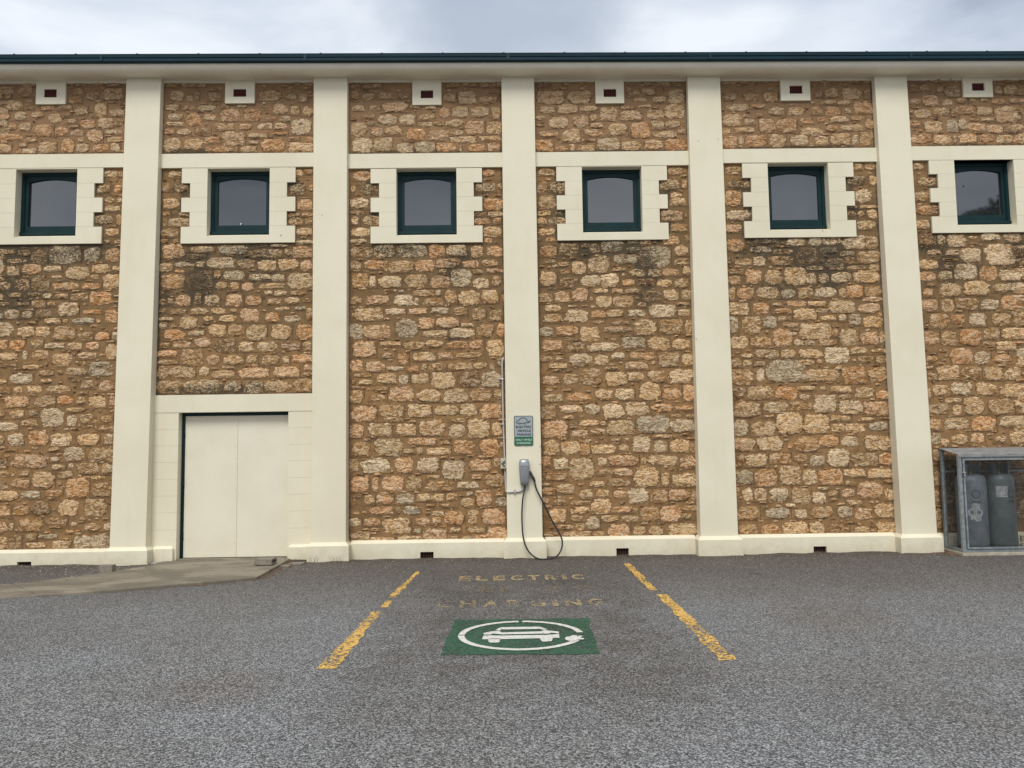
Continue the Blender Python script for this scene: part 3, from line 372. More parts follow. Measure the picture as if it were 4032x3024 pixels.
# dark algae and soot stains on the masonry: photo x, y, radius x, radius y, strength
STAINS = [(150, 1010, 330, 45, .9), (60, 1150, 160, 130, .75), (60, 1000, 140, 60, .9), (330, 980, 130, 40, .9), (120, 1250, 200, 60, .5), (330, 1480, 90, 60, .5),
 (790, 1120, 70, 90, 1.25), (760, 1010, 110, 40, .9), (1000, 1000, 160, 50, .9), (1010, 1090, 190, 60, .6), (900, 1170, 200, 60, .45), (650, 1180, 60, 60, .7), (850, 1535, 290, 22, 1.1), (800, 1400, 120, 60, .3), (640, 1200, 30, 250, .5),
 (1560, 985, 200, 35, .9), (1790, 1060, 70, 90, .8), (1830, 1010, 40, 60, .8), (1590, 1300, 60, 50, .6), (1780, 1330, 50, 70, .6), (1650, 1100, 120, 40, .5), (1860, 1480, 120, 60, .45), (1550, 1510, 60, 40, .4), (1380, 1500, 20, 600, .35),
 (2300, 990, 180, 50, .9), (2545, 1050, 45, 110, 1.3), (2450, 980, 180, 45, .9), (2540, 1170, 40, 50, .9), (2220, 1110, 90, 50, .5), (2500, 1340, 60, 40, .6), (2420, 1290, 60, 30, .5), (2120, 1700, 22, 450, .5),
 (3030, 980, 200, 60, .8), (3170, 1010, 120, 70, 1.0), (3270, 1020, 110, 90, 1.1), (3070, 1130, 190, 50, .6), (3270, 1110, 60, 50, .9), (3000, 960, 60, 40, 1.1), (3380, 1080, 60, 100, .4), (3100, 1450, 60, 40, .5), (3080, 1960, 60, 20, .6), (2880, 1980, 30, 60, .5), (3080, 1965, 45, 14, .9),
 (3660, 960, 100, 60, .9), (3740, 1050, 90, 80, .8), (4010, 990, 60, 60, 1.0), (3850, 1060, 120, 60, .5), (3640, 1100, 60, 200, .4), (3800, 1200, 160, 60, .45),
 (720, 745, 60, 45, .8), (690, 610, 45, 20, .6), (720, 850, 55, 35, .6), (1160, 740, 60, 45, .8), (1160, 860, 50, 30, .7), (1460, 740, 50, 40, .8), (1480, 850, 50, 40, .7), (1890, 750, 50, 40, .8), (1890, 860, 50, 40, .6),
 (2200, 750, 60, 40, .8), (2210, 860, 50, 40, .8), (2620, 740, 60, 40, .8), (2640, 850, 50, 40, .8), (2930, 730, 60, 40, .8), (2950, 860, 50, 40, .8), (3350, 720, 50, 40, .8), (3360, 830, 50, 40, .8), (3680, 720, 60, 40, .8), (3690, 830, 50, 40, .8),
 (390, 745, 50, 40, .8), (390, 860, 50, 40, .8), (430, 700, 60, 60, .3),
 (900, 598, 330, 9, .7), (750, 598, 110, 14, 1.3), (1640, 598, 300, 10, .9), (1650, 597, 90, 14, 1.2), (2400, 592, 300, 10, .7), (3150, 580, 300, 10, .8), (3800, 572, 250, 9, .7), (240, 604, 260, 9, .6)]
# ------------------------------------------------------------------ ground
def gz(x, y):                             # gentle unevenness, dead flat where the bay markings are
    m = max(0, min(1, max((-x-1.9)/1.5, (x-2.2)/1.5, (-y-6.2)/1.5, 0)))
    h = m*.010*mnoise.noise(Vector((x*.5, y*.5, 0)))
    w = max(0, min(1, (y+.75)/.45))       # crumbly edge along the plinth
    h += w*(.010+.016*mnoise.noise(Vector((x*3.1, y*5, 3)))+.008*mnoise.noise(Vector((x*11, y*11, 3))))
    if x < -5.2 and y > -1.6: h -= .02*min(1, (-5.2-x)/.6)*min(1, (y+1.6)/.5)
    return h
xs = sorted(set([round(v, 3) for v in np.arange(-10, 10.01, .1)]+[-3000, -800, -200, -80, -40, -25, -17, -13, -11, 11, 13, 17, 25, 40, 80, 200, 800, 3000]))
ys = sorted(set([round(v, 3) for v in np.arange(-12, .31, .1)]+[round(v, 3) for v in np.arange(-.8, .2, .05)]+[-3000, -800, -200, -80, -40, -25, -18, -14, 2, 8, 20, 60, 200, 800, 3000]))
mb = MB(); vs = [(x, y, gz(x, y) if abs(x) < 12 and -12.5 < y < 1 else 0) for y in ys for x in xs]; nx = len(xs)
mb.add(vs, [(j*nx+i, j*nx+i+1, (j+1)*nx+i+1, (j+1)*nx+i) for j in range(len(ys)-1) for i in range(nx-1)], True)
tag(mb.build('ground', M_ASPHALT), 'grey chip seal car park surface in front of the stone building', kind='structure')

# ------------------------------------------------------------------ the stone building
B = empty('stone_building', (0, .3, 0), 'long rubble limestone hall with cream pilasters, high square windows and dark green gutter', 'building')
PIL = [(-5.639, -5.661, -5.121, -5.149), (-2.830, -2.795, -2.324, -2.304), (-.002, .000, .492, .507), (2.817, 2.771, 3.310, 3.313), (5.661, 5.677, 6.152, 6.186)]
PIL = [(-11.28, -11.30, -10.78, -10.80), (-8.46, -8.48, -7.95, -7.97)]+PIL+[(8.48, 8.50, 8.97, 9.0), (11.30, 11.32, 11.80, 11.82)]
ZTOP = 7.30                                # pilasters run up into the soffit
def pil_y(z): return -.20+(z-.27)/(7.0)*.095
def eave(x): return -.0052*x               # the eaves line drops a little to the right
WTOP = [7.19, 7.205, 7.185, 7.145, 7.135, 7.155, 7.15, 7.12]
WX = [(-10.06, -9.15), (-7.281, -6.370), (-4.425, -3.496), (-1.600, -.697), (1.193, 2.092), (4.004, 4.918), (6.840, 7.744), (9.64, 10.55)]
WZ = [(4.80, 5.83), (4.80, 5.831), (4.785, 5.816), (4.757, 5.787), (4.770, 5.787), (4.780, 5.815), (4.824, 5.838), (4.82, 5.84)]
SC = [(6.061, 5.845), (6.061, 5.845), (6.047, 5.826), (6.020, 5.792), (6.018, 5.794), (6.039, 5.820), (6.053, 5.833), (6.05, 5.83)]
PT = [(.19), (.197), (.225), (.258), (.268), (.262), (.245), (.23)]
VX = [(-9.82, -9.38), (-7.027, -6.584), (-4.183, -3.739), (-1.354, -.915), (1.425, 1.859), (4.249, 4.701), (7.047, 7.500), (9.87, 10.3)]
VZ = [(6.84, 7.25), (6.837, 7.25), (6.825, 7.25), (6.774, 7.2), (6.773, 7.2), (6.790, 7.2), (6.819, 7.2), (6.8, 7.2)]
VG = [(-9.70, -9.50, 6.94, 7.07), (-6.908, -6.717, 6.941, 7.070), (-4.061, -3.866, 6.926, 7.046), (-1.228, -1.039, 6.877, 7.000), (1.549, 1.741, 6.872, 6.996), (4.387, 4.583, 6.897, 7.024), (7.184, 7.375, 6.918, 7.039), (9.99, 10.18, 6.9, 7.02)]
DOOR = dict(lt=2.415, lb=2.157, xl=-4.785, xr=-3.185)
YT = -.035                                 # face of the cream trim
STW = [(WP(px, py)[0], WP(px, py)[1], rx*.00374, ry*.00374, s) for px, py, rx, ry, s in STAINS]
def stain_shade(x, z):
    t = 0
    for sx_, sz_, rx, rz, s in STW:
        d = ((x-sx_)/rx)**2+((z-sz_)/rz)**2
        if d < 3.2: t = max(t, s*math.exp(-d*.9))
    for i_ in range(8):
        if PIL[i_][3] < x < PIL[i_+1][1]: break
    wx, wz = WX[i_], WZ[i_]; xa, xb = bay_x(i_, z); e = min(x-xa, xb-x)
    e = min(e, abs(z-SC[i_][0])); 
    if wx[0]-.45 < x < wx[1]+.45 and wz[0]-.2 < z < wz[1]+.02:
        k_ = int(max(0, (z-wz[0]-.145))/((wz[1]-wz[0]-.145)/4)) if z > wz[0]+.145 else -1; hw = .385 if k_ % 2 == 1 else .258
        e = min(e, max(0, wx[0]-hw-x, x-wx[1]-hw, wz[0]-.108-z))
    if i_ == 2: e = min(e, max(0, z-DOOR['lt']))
    return max(t, .95*math.exp(-(e/.022)**2))  # stains, plus shade painted as dark bands along pilaster, trim and quoin edges
def bay_x(i, z):                           # wall panel between the pilasters of bay i at height z
    a, b = PIL[i], PIL[i+1]; t = (z-.27)/7
    return a[3]+(a[2]-a[3])*t, b[1]+(b[0]-b[1])*t
panels = []
for i in range(8):
    mb = MB(); st = []
    x0, x1 = PIL[i][3]-.03, PIL[i+1][1]+.03; z0 = .12 if i != 2 else 2.30; z1 = WTOP[i]+.06
    nxx = int((x1-x0)/.045); nz = int((z1-z0)/.045); wx, wz = WX[i], WZ[i]
    vs = []
    for k in range(nz+1):
        for j in range(nxx+1):
            x = x0+(x1-x0)*j/nxx; z = z0+(z1-z0)*k/nz
            vs.append((x, .0045*mnoise.noise(Vector((x*6, z*9, 0)))+.003*mnoise.noise(Vector((x*22, z*22, 5))), z)); st.append(stain_shade(x, z))
    fs = []
    for k in range(nz):
        for j in range(nxx):
            xm = x0+(x1-x0)*(j+.5)/nxx; zm = z0+(z1-z0)*(k+.5)/nz
            if wx[0]-.06 < xm < wx[1]+.06 and wz[0]-.05 < zm < wz[1]+.06: continue
            if VG[i][0]-.02 < xm < VG[i][1]+.02 and VG[i][2]-.02 < zm < VG[i][3]+.02: continue
            fs.append((k*(nxx+1)+j, k*(nxx+1)+j+1, (k+1)*(nxx+1)+j+1, (k+1)*(nxx+1)+j))
    mb.add(vs, fs, True)
    panels.append(mb.build('wall_panel', M_MORTAR, B, loc=((x0+x1)/2, 0, z0), attrs={'stain_shade': ('FLOAT', st)}))
# wall core, end walls and inside darkness
mb = MB(); mb.box(-11.8, 11.82, .22, .6, -.3, 7.4); mb.box(-11.8, -11.4, .6, 9, -.3, 7.4); mb.box(11.4, 11.82, .6, 9, -.3, 7.4); mb.box(-11.8, 11.82, 9, 9.4, -.3, 7.4)
mb.build('wall_core', M_MORTAR, B, attrs={'stain_shade': ('FLOAT', [0]*len(mb.v))})

TINT = dict(c=(.84, .565, .295), w=(.90, .665, .40), p=(.83, .51, .27), o=(.78, .43, .19), s=(.62, .39, .185), g=(.67, .525, .335), d=(.40, .245, .115))
def stone_geo(x0, z0, x1, z1, kind, n=14):
    cx, cz = (x0+x1)/2, (z0+z1)/2; w, h = (x1-x0)/2*1.09, (z1-z0)/2*1.12; sd_ = random.random()*100
    p = random.uniform(3.2, 7.); rng = random.uniform; rim = []; proud = rng(.008, .018)
    for k in range(n):
        a = 2*math.pi*(k+rng(-.22, .22))/n; ca, sa = math.cos(a), math.sin(a)
        r = (abs(ca)**p+abs(sa)**p)**(-1/p)*(1+.10*mnoise.noise(Vector((ca*1.6+sd_, sa*1.6, 0)))+rng(-.09, .07))
        rim.append((ca*r*w, sa*r*h))
    vs = []; ed = []
    for s_, y, e_ in ((1.04, .008, 0), (.995, -.003, .12), (.74, -.85*proud, .9)):
        for q_ in rim:
            j = .003; vs.append((cx+q_[0]*s_+rng(-j, j), y-(rng(-.005, .005) if s_ < .95 else 0), cz+q_[1]*s_+rng(-j, j))); ed.append(e_)
    m = n//2; base = 3*n
    for k in range(m):
        q_ = rim[k*2]; s_ = .40+rng(-.06, .06); vs.append((cx+q_[0]*s_, -proud+rng(-.012, .010), cz+q_[1]*s_)); ed.append(1)
    fs = []
    for r_ in range(2):
        for k in range(n): fs.append((r_*n+k, r_*n+(k+1) % n, (r_+1)*n+(k+1) % n, (r_+1)*n+k))
    o = 2*n
    for k in range(m):
        a, b, c_ = o+2*k, o+(2*k+1) % n, o+(2*k+2) % n
        fs += [(a, b, base+k), (b, base+(k+1) % m, base+k), (b, c_, base+(k+1) % m)]
    fs.append(tuple(base+k for k in range(m)))
    t = TINT[kind]; b_ = rng(.86, 1.13); wv = rng(-.04, .05); t = (t[0]*b_*(1+wv), t[1]*b_, t[2]*b_*(1-wv))
    return vs, fs, ed, t, stain_shade(cx, cz)
allst = []
for bay, ox, oy, sc_, txt in STONES:
    for it in txt.split(';'):
        a = it.split(); v = [float(q_)*10 for q_ in a[:4]]
        xa, za = WP(ox+v[0]/sc_, oy+v[3]/sc_, -.012); xb, zb = WP(ox+v[2]/sc_, oy+v[1]/sc_, -.012)
        if zb-za < .022: zb += .012; za -= .012
        vis = True
        if bay == 0 and v[0] == 0: xa -= random.uniform(.05, .16)
        if bay == 5 and v[2]/sc_+ox > 4022: xb += random.uniform(.04, .12)
        allst.append((bay+1, xa, za, xb, zb, a[4], True))
def fill(bay, fx0, fx1, fz0, fz1):         # coursed rubble where the photograph does not reach
    z = fz0+.01
    while z < fz1-.05:
        h = random.choice((.06, .085, .10, .11, .13, .15)); h = min(h, fz1-z-.01); x = fx0+random.uniform(-.1, .05)
        while x < fx1:
            w = random.uniform(.9, 2.4)*h if h > .07 else random.uniform(.10, .26)
            xa, xb = x, min(x+w, fx1+.03); za, zb = z+random.uniform(0, .015), z+h-random.uniform(0, .02)
            ok = xb-xa > .05 and zb-za > .03
            wx, wz = WX[bay], WZ[bay]
            if xb > wx[0]-.42 and xa < wx[1]+.42 and zb > wz[0]-.14 and za < wz[1]+.02: ok = False
            if xb > VX[bay][0]-.01 and xa < VX[bay][1]+.01 and zb > VZ[bay][0]-.02: ok = False
            if ok: allst.append((bay, xa, za, xb, zb, random.choice('ccccwppoossgd'), False))
            x += w+random.uniform(.035, .075)
        z += h+random.uniform(.028, .05)
fill(1, -7.93, -7.45, .22, 5.6); fill(1, -7.93, -7.45, 6.08, 7.1)
fill(6, 7.62, 8.45, .25, 5.6); fill(6, 7.75, 8.45, 6.08, 7.08)
for b_ in (0, 7):
    x0, x1 = bay_x(b_, 3); fill(b_, x0+.02, x1-.02, .22, 5.82); fill(b_, x0+.02, x1-.02, 6.08, 7.1)
# a faint course of small stones directly below the soffit
for b_ in range(1, 7):
    x0, x1 = bay_x(b_, 7); x = x0+.03
    while x < x1-.1:
        w = random.uniform(.12, .26)
        if not (x+w > VX[b_][0] and x < VX[b_][1]) and random.random() < .7: allst.append((b_, x, WTOP[b_]-.085, x+w, WTOP[b_]-.02, random.choice('sssd'), False))
        x += w+.05
# little fragments pushed into the pointing between the big stones
from collections import defaultdict
cells = defaultdict(list)
def cell_add(s_):
    for gx in range(int(s_[1]/.3)-1, int(s_[3]/.3)+2):
        for gz_ in range(int(s_[2]/.3)-1, int(s_[4]/.3)+2): cells[(gx, gz_)].append(s_)
for s_ in allst: cell_add(s_)
for _ in range(16000):
    b_ = random.randint(1, 6); z = random.uniform(.28, 7.1); x0, x1 = bay_x(b_, z); x = random.uniform(x0+.02, x1-.1); w, h = random.uniform(.035, .12), random.uniform(.018, .036)
    wx, wz = WX[b_], WZ[b_]
    if b_ == 2 and z < 2.46: continue
    if SC[b_][1]-.02 < z+h and z < SC[b_][0]+.02: continue
    if x+w > wx[0]-.40 and x < wx[1]+.40 and z+h > wz[0]-.13 and z < wz[1]+.02: continue
    if x+w > VX[b_][0]-.01 and x < VX[b_][1]+.01 and z+h > VZ[b_][0]-.02: continue
    if any(x < s_[3]+.010 and x+w > s_[1]-.010 and z < s_[4]+.008 and z+h > s_[2]-.008 for s_ in cells[(int(x/.3), int(z/.3))]): continue
    s_ = (b_, x, z, x+w, z+h, random.choice('sscpdo'), False); allst.append(s_); cell_add(s_)
# drop what would stick out past the panels or run under the cream trim
keep = []
for s_ in allst:
    x0, x1 = bay_x(s_[0], (s_[2]+s_[4])/2); xa, xb = max(s_[1], x0-.02), min(s_[3], x1+.02)
    if xb-xa < .02: continue
    keep.append((s_[0], xa, s_[2], xb, s_[4], s_[5], s_[6]))
keep.sort(key=lambda s_: -(s_[3]-s_[1])*(s_[4]-s_[2])*(1 if s_[6] else 0))
rest = MB(); r_t = []; r_s = []; r_e = []; cnt = 0
for s_ in keep:
    vs, fs, ed, t, stv = stone_geo(*s_[1:6], n=10 if cnt >= 300 else 14)
    if cnt < 300 and s_[6]:
        m_ = MB(); m_.add(vs, fs, False); n_ = len(vs)
        m_.sm = [True]*len(fs) if random.random() < .3 else [False]*len(fs)
        m_.build('stone', M_STONE, panels[s_[0]], loc=((s_[1]+s_[3])/2, 0, (s_[2]+s_[4])/2), attrs={'tint': ('FLOAT_COLOR', [(*t, 1)]*n_), 'stain_shade': ('FLOAT', [stain_shade(v[0], v[2]) for v in vs]), 'edge': ('FLOAT', ed)})
        cnt += 1
    else:
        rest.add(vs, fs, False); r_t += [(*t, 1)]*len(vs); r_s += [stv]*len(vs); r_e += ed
tag(rest.build('stone', M_STONE, B, attrs={'tint': ('FLOAT_COLOR', r_t), 'stain_shade': ('FLOAT', r_s), 'edge': ('FLOAT', r_e)}), 'smaller rubble stones bedded between the larger ones', kind='stuff')
# joints struck into the mortar round the stones
jm = MB()
def jline(xa, za, xb, zb, t=.0055):
    n_ = max(1, int(math.hypot(xb-xa, zb-za)/.07)); hz = abs(xb-xa) > abs(zb-za); prev = None
    for k in range(n_+1):
        x = xa+(xb-xa)*k/n_; z = za+(zb-za)*k/n_; wv = .004*mnoise.noise(Vector((x*9, z*9, 8))); tt = t*(.55+.8*random.random())
        cur = ((x, z+wv-tt/2), (x, z+wv+tt/2)) if hz else ((x+wv-tt/2, z), (x+wv+tt/2, z))
        if prev and random.random() < .88:
            jm.add([(prev[0][0], -.0068, prev[0][1]), (cur[0][0], -.0068, cur[0][1]), (cur[1][0], -.0068, cur[1][1]), (prev[1][0], -.0068, prev[1][1])], [(0, 1, 2, 3)])
        prev = cur
for s_ in keep:
    w = s_[3]-s_[1]; h = s_[4]-s_[2]
    if w < .09: continue
    x0, x1 = bay_x(s_[0], s_[2])
    if random.random() < .72: jline(max(x0, s_[1]-.03), s_[2]-.017, min(x1, s_[3]+.04), s_[2]-.017)
    if random.random() < .40 and s_[3]+.03 < x1: jline(s_[3]+.022, s_[2]-.012, s_[3]+.022, s_[4]+.012)
tag(jm.build('mortar_joint', M_JOINT, B), 'fine dark joint lines struck in the mortar', kind='stuff')

# cream trim ---------------------------------------------------------------
for k in range(9):
    a = PIL[k]; zb = .10; yb, yt = pil_y(.27), pil_y(ZTOP)
    ex = lambda t: (a[1]+(a[0]-a[1])*t, a[3]+(a[2]-a[3])*t)
    m = MB(); nseg = 1; zt = ZTOP+eave(a[0])-.06
    (l0, r0), (l1, r1) = ex(0), ex(1)
    m.hexa([(l0, yb, zb), (r0, yb, zb), (r0, .2, zb), (l0, .2, zb), (l1, yt, zt), (r1, yt, zt), (r1, .2, zt), (l1, .2, zt)])
    p = m.build('pilaster', M_CREAM, B, loc=((l0+r0)/2, yb, 0), bevel=.008)
    bt = [.19, .215, .232, .259, .282, .268, .256, .24, .23][k]
    o_ = .052; l0 -= o_; r0 += o_; m = MB(); yo = yb-.058
    m.prism([(l0, -.25), (r0, -.25), (r0, bt-.035), (l0, bt-.035)], yo, .18)
    m.hexa([(l0, yo, bt-.035), (r0, yo, bt-.035), (r0, .18, bt-.035), (l0, .18, bt-.035), (l0+o_-.004, yb-.002, bt+.012), (r0-o_+.004, yb-.002, bt+.012), (r0-o_+.004, .18, bt+.012), (l0+o_-.004, .18, bt+.012)])
    m.build('pilaster_base', M_CREAM, p, loc=((l0+r0)/2, yb, 0), bevel=.006)
def ring_with_hole(m, x0, x1, z0, z1, hx0, hx1, hz0, hz1, y0, y1):
    m.box(x0, hx0, y0, y1, z0, z1); m.box(hx1, x1, y0, y1, z0, z1)
    if hz0 > z0: m.box(hx0, hx1, y0, y1, z0, hz0)
    if z1 > hz1: m.box(hx0, hx1, y0, y1, hz1, z1)
VENTS = {1: (-7.031, -6.827, -.015, .044), 3: (-1.258, -1.065, -.02, .100), 4: (1.574, 1.754, .012, .112), 5: (4.434, 4.625, .005, .097), 6: (7.25, 7.44, .005, .09), 0: (-9.8, -9.6, -.01, .05), 7: (10.1, 10.3, .0, .08)}
for i in range(8):
    x0, x1 = PIL[i][3]+.045, PIL[i+1][1]-.045; pt = PT[i]; yf = -.085
    segs = [(x0, x1)] if i != 2 else [(x0, DOOR['xl']-.03), (DOOR['xr']+.03, x1)]
    for (a, b) in segs:
        m = MB(); bot = -.25
        if i in VENTS:
            v = VENTS[i]; prof = [(a, v[0]), (v[1], b)]
            for c0, c1 in prof: m.box(c0, c1, yf, .15, bot, pt-.03)
            m.box(v[0], v[1], yf, .15, v[3], pt-.03); m.box(v[0], v[1], .0, .15, bot, v[3])
        else: m.box(a, b, yf, .15, bot, pt-.03)
        la = a+(.03 if (i == 2 and a > -4) else 0); lb = b-(.03 if (i == 2 and b < -4) else 0)
        m.hexa([(a, yf, pt-.03), (b, yf, pt-.03), (b, .15, pt-.03), (a, .15, pt-.03), (la, -.022, pt+.012), (lb, -.022, pt+.012), (lb, .15, pt+.012), (la, .15, pt+.012)])
        m.build('plinth', M_CREAM, B, loc=((a+b)/2, yf, 0))
    if i in VENTS:
        v = VENTS[i]; m = MB(); n_ = 5
        m.box(v[0], v[1], -.038, -.005, v[2]-.08, v[2]+.010); m.box(v[0], v[1], -.038, -.005, v[3]-.014, v[3])
        for k in range(n_+1):
            xx_ = v[0]+(v[1]-v[0]-.014)*k/n_; m.box(xx_, xx_+.014, -.042, -.008, v[2]+.010, v[3]-.014)
        m.box(v[0], v[1], -.030, -.012, (v[2]+v[3])/2-.004, (v[2]+v[3])/2+.004)
        m.build('air_brick', M_RUST, B, loc=((v[0]+v[1])/2, -.04, v[2]))
        m = MB(); m.box(v[0]+.002, v[1]-.002, -.006, -.002, v[2]-.08, v[3]); m.build('dark_cavity', M_VOID, B)
def quoin_rows(zb, zt):
    return [zb-.115] + [zb+.140+(zt-zb-.140)*k/4 for k in range(4)] + [zt+.0]
for i in range(8):
    wx, wz = WX[i], WZ[i]; xl, xr = bay_x(i, 6); sc = SC[i]; cx = (wx[0]+wx[1])/2
    # string course, one band per bay
    MB().box(xl-.03, xr+.03, YT-.004, .12, sc[1]+.003, sc[0]).build('string_course', M_CREAM, B, loc=(cx, YT, sc[1]), bevel=.004)
    MB().box(wx[0]-.385, wx[1]+.385, YT, .12, wz[1], sc[1]).build('window_head', M_CREAM, B, loc=(cx, YT, wz[1]), bevel=.002) if sc[1]-wz[1] > .006 else None
    rows = [wz[0]-.108, wz[0]+.145]+[wz[0]+.145+(wz[1]-wz[0]-.145)*k/4 for k in range(1, 5)]
    g = .0007
    # quoins: 4 free courses each side, alternating long and short, all long at top
    for k in range(1, 5):
        z0, z1 = rows[k]+g, rows[k+1]-g; lng = (k % 2 == 0)
        e_ = .385 if lng else .258
        for sgn in (-1, 1):
            xa = wx[0]-e_ if sgn < 0 else wx[1]; xb = wx[0] if sgn < 0 else wx[1]+e_
            MB().box(xa, xb, YT, .20, z0, z1).build('quoin', M_CREAM, B, loc=((xa+xb)/2, YT, z0), bevel=.0009, seg=1)
    # bottom course with the sloping sill cut into it
    m = MB(); z0, z1 = rows[0], rows[1]-g
    m.box(wx[0]-.385, wx[0], YT, .20, z0, z1); m.box(wx[1], wx[1]+.385, YT, .20, z0, z1)
    m.hexa([(wx[0], YT, z0), (wx[1], YT, z0), (wx[1], .20, z0), (wx[0], .20, z0), (wx[0], YT, wz[0]), (wx[1], YT, wz[0]), (wx[1], .20, wz[0]+.085), (wx[0], .20, wz[0]+.085)])
    m.build('window_sill', M_CREAM, B, loc=(cx, YT, z0))
    m = MB(); m.box(wx[0]+.002, wx[1]-.002, YT+.012, .20, wz[1]-.002, wz[1]+.03); m.build('window_lintel', M_CREAM, B, loc=(cx, YT, wz[1]))
    # window: outer frame > sash, pane
    fx0, fx1, fz0, fz1 = wx[0]+.003, wx[1]-.003, wz[0]+.072, wz[1]-.003; yf = .105
    m = MB(); m.box(fx0, fx0+.042, yf, .19, fz0, fz1); m.box(fx1-.042, fx1, yf, .19, fz0, fz1); m.box(fx0+.042, fx1-.042, yf, .19, fz1-.042, fz1); m.box(fx0-.0, fx1, yf-.022, .19, fz0-.012, fz0+.030)
    win = m.build('window', M_GREEN, B, loc=(cx, yf, fz0), bevel=.003, seg=1)
    m = MB(); s0, s1, t0, t1 = fx0+.044, fx1-.044, fz0+.032, fz1-.044; ys_, ye = yf+.022, yf+.062
    m.box(s0, s0+.052, ys_, ye, t0, t1); m.box(s1-.052, s1, ys_, ye, t0, t1); m.box(s0+.052, s1-.052, ys_, ye, t0, t0+.100)
    gx0, gx1 = s0+.052, s1-.052; zs = t1-.100; R_ = ((gx1-gx0)/2)**2/(2*.045)+.0225; cz_ = zs+.045-R_; half = math.asin((gx1-gx0)/2/R_)
    ar = [(cx+R_*math.sin(-half+2*half*k/16), cz_+R_*math.cos(-half+2*half*k/16)) for k in range(17)]
    for k in range(16): m.prism([ar[k], ar[k+1], (ar[k+1][0], t1), (ar[k][0], t1)], ys_, ye)
    m.box(s0-.006, s0+.006, ys_-.012, ys_, t0, t1); m.box(s1-.006, s1+.006, ys_-.012, ys_, t0, t1); m.box(s0, s1, ys_-.012, ys_, t1-.008, t1+.004)
    m.build('sash', M_GREEN, win, loc=(cx, ys_, t0))
    m = MB(); tlt = [0, .004, .0, -.003, -.001, .002, -.002, 0][i]
    m.add([(gx0-.01, ye-.014+tlt, t0+.09), (gx1+.01, ye-.014-tlt, t0+.09), (gx1+.01, ye-.014-tlt, t1-.02), (gx0-.01, ye-.014+tlt, t1-.02)], [(0, 1, 2, 3)])
    m.add([(gx0-.01, ye-.008, t0+.09), (gx1+.01, ye-.008, t0+.09), (gx1+.01, ye-.008, t1-.02), (gx0-.01, ye-.008, t1-.02)], [(3, 2, 1, 0)])
    m.build('pane', M_GLASS, win, loc=(cx, ye, t0))
    # vent block with its red grille
    v, vz, vg = VX[i], VZ[i], VG[i]; m = MB(); vt = WTOP[i]+.05
    ring_with_hole(m, v[0], v[1], vz[0], vt, vg[0], vg[1], vg[2], vg[3], YT, .1)
    vb = m.build('vent_block', M_CREAM, B, loc=((v[0]+v[1])/2, YT, vz[0]))
    m = MB(); m.box(vg[0], vg[1], .03, .05, vg[2], vg[3])
    for k in range(7): xx_ = vg[0]+(vg[1]-vg[0]-.008)*k/6; m.box(xx_, xx_+.008, -.012, .03, vg[2], vg[3])
    for k in range(5): zz_ = vg[2]+(vg[3]-vg[2]-.007)*k/4; m.box(vg[0], vg[1], -.009, .03, zz_, zz_+.007)
    m.build('vent_grille', M_TERRA, vb, loc=((vg[0]+vg[1])/2, 0, vg[2]))

# door surround and double door in bay 2 --------------------------------------
xl, xr = bay_x(2, 2.2); D = DOOR
MB().box(xl-.02, xr+.02, YT-.006, .2, D['lb'], D['lt']).build('door_lintel', M_CREAM, B, loc=(-4, YT, D['lb']), bevel=.004)
jz = [.24, .462, .708, .948, 1.190, 1.434, 1.672, 1.911, D['lb']]
for k in range(len(jz)-1):
    z0 = jz[k]+.0007 if k else .0; z1 = jz[k+1]-.0007
    for (a, b) in ((xl-.04, D['xl']+.018*0), (D['xr'], xr+.04)):
        MB().box(a, b, YT, .2, z0, z1).build('jamb_block', M_CREAM, B, loc=((a+b)/2, YT, z0), bevel=.0009, seg=1)
dfx0, dfx1, dfz = D['xl']+.003, D['xr']-.003, D['lb']-.003
m = MB(); m.box(dfx0, dfx0+.040, .09, .2, .02, dfz); m.box(dfx1-.018, dfx1, .09, .2, .02, dfz); m.box(dfx0+.040, dfx1-.018, .09, .2, dfz-.042, dfz); m.box(dfx0+.04, dfx1-.018, .135, .2, .018, .040)
dr = m.build('double_door', M_GREEN, B, loc=(-4, .1, 0))
xm = -3.985
for (a, b, sd_) in ((dfx0+.044, xm-.002, -1), (xm+.002, dfx1-.020, 1)):
    lf = MB().box(a, b, .100, .140, .042, dfz-.046).build('door_leaf', M_DOOR, dr, loc=((a+b)/2, .1, .04), bevel=.003)
    for zz_ in (.35, 1.10, 1.85):
        xh = a-.010 if sd_ < 0 else b+.001
        MB().tube([(xh+.004, .094, zz_-.05), (xh+.004, .094, zz_+.05)], .009, 8).build('hinge', M_GREEN if sd_ < 0 else M_GREEN, lf)
    m = MB()
    for xx_ in np.linspace(a+.03, b-.03, 6): m.lathe([(.006, 0), (.006, .003)], xx_, 0, 8)
    m.v = [(x, .100-z_, .075+y) for x, y, z_ in m.v]; m.build('rivet_row', M_DOOR, lf)
st_ = MB().box(xm-.028, xm+.020, .092, .0995, .045, dfz-.05).build('cover_strip', M_DOOR, dr, loc=(xm, .09, .05), bevel=.002)
m = MB()
for zz_ in np.arange(.09, 2.05, .155):
    c_ = (xm-.004, .092, zz_); m.add([(c_[0]+.005*math.cos(k*math.pi/4), .0895, zz_+.005*math.sin(k*math.pi/4)) for k in range(8)]+[(c_[0]+.006*math.cos(k*math.pi/4), .0925, zz_+.006*math.sin(k*math.pi/4)) for k in range(8)], [tuple(range(8))]+[(k, k+8, (k+1) % 8+8, (k+1) % 8) for k in range(8)])
m.build('rivet', M_SWITCH, st_)
MB().box(D['xl']-.02, D['xr']+.01, -.03, .2, -.02, .034).build('threshold', M_CONC, B, loc=(-4, 0, 0))

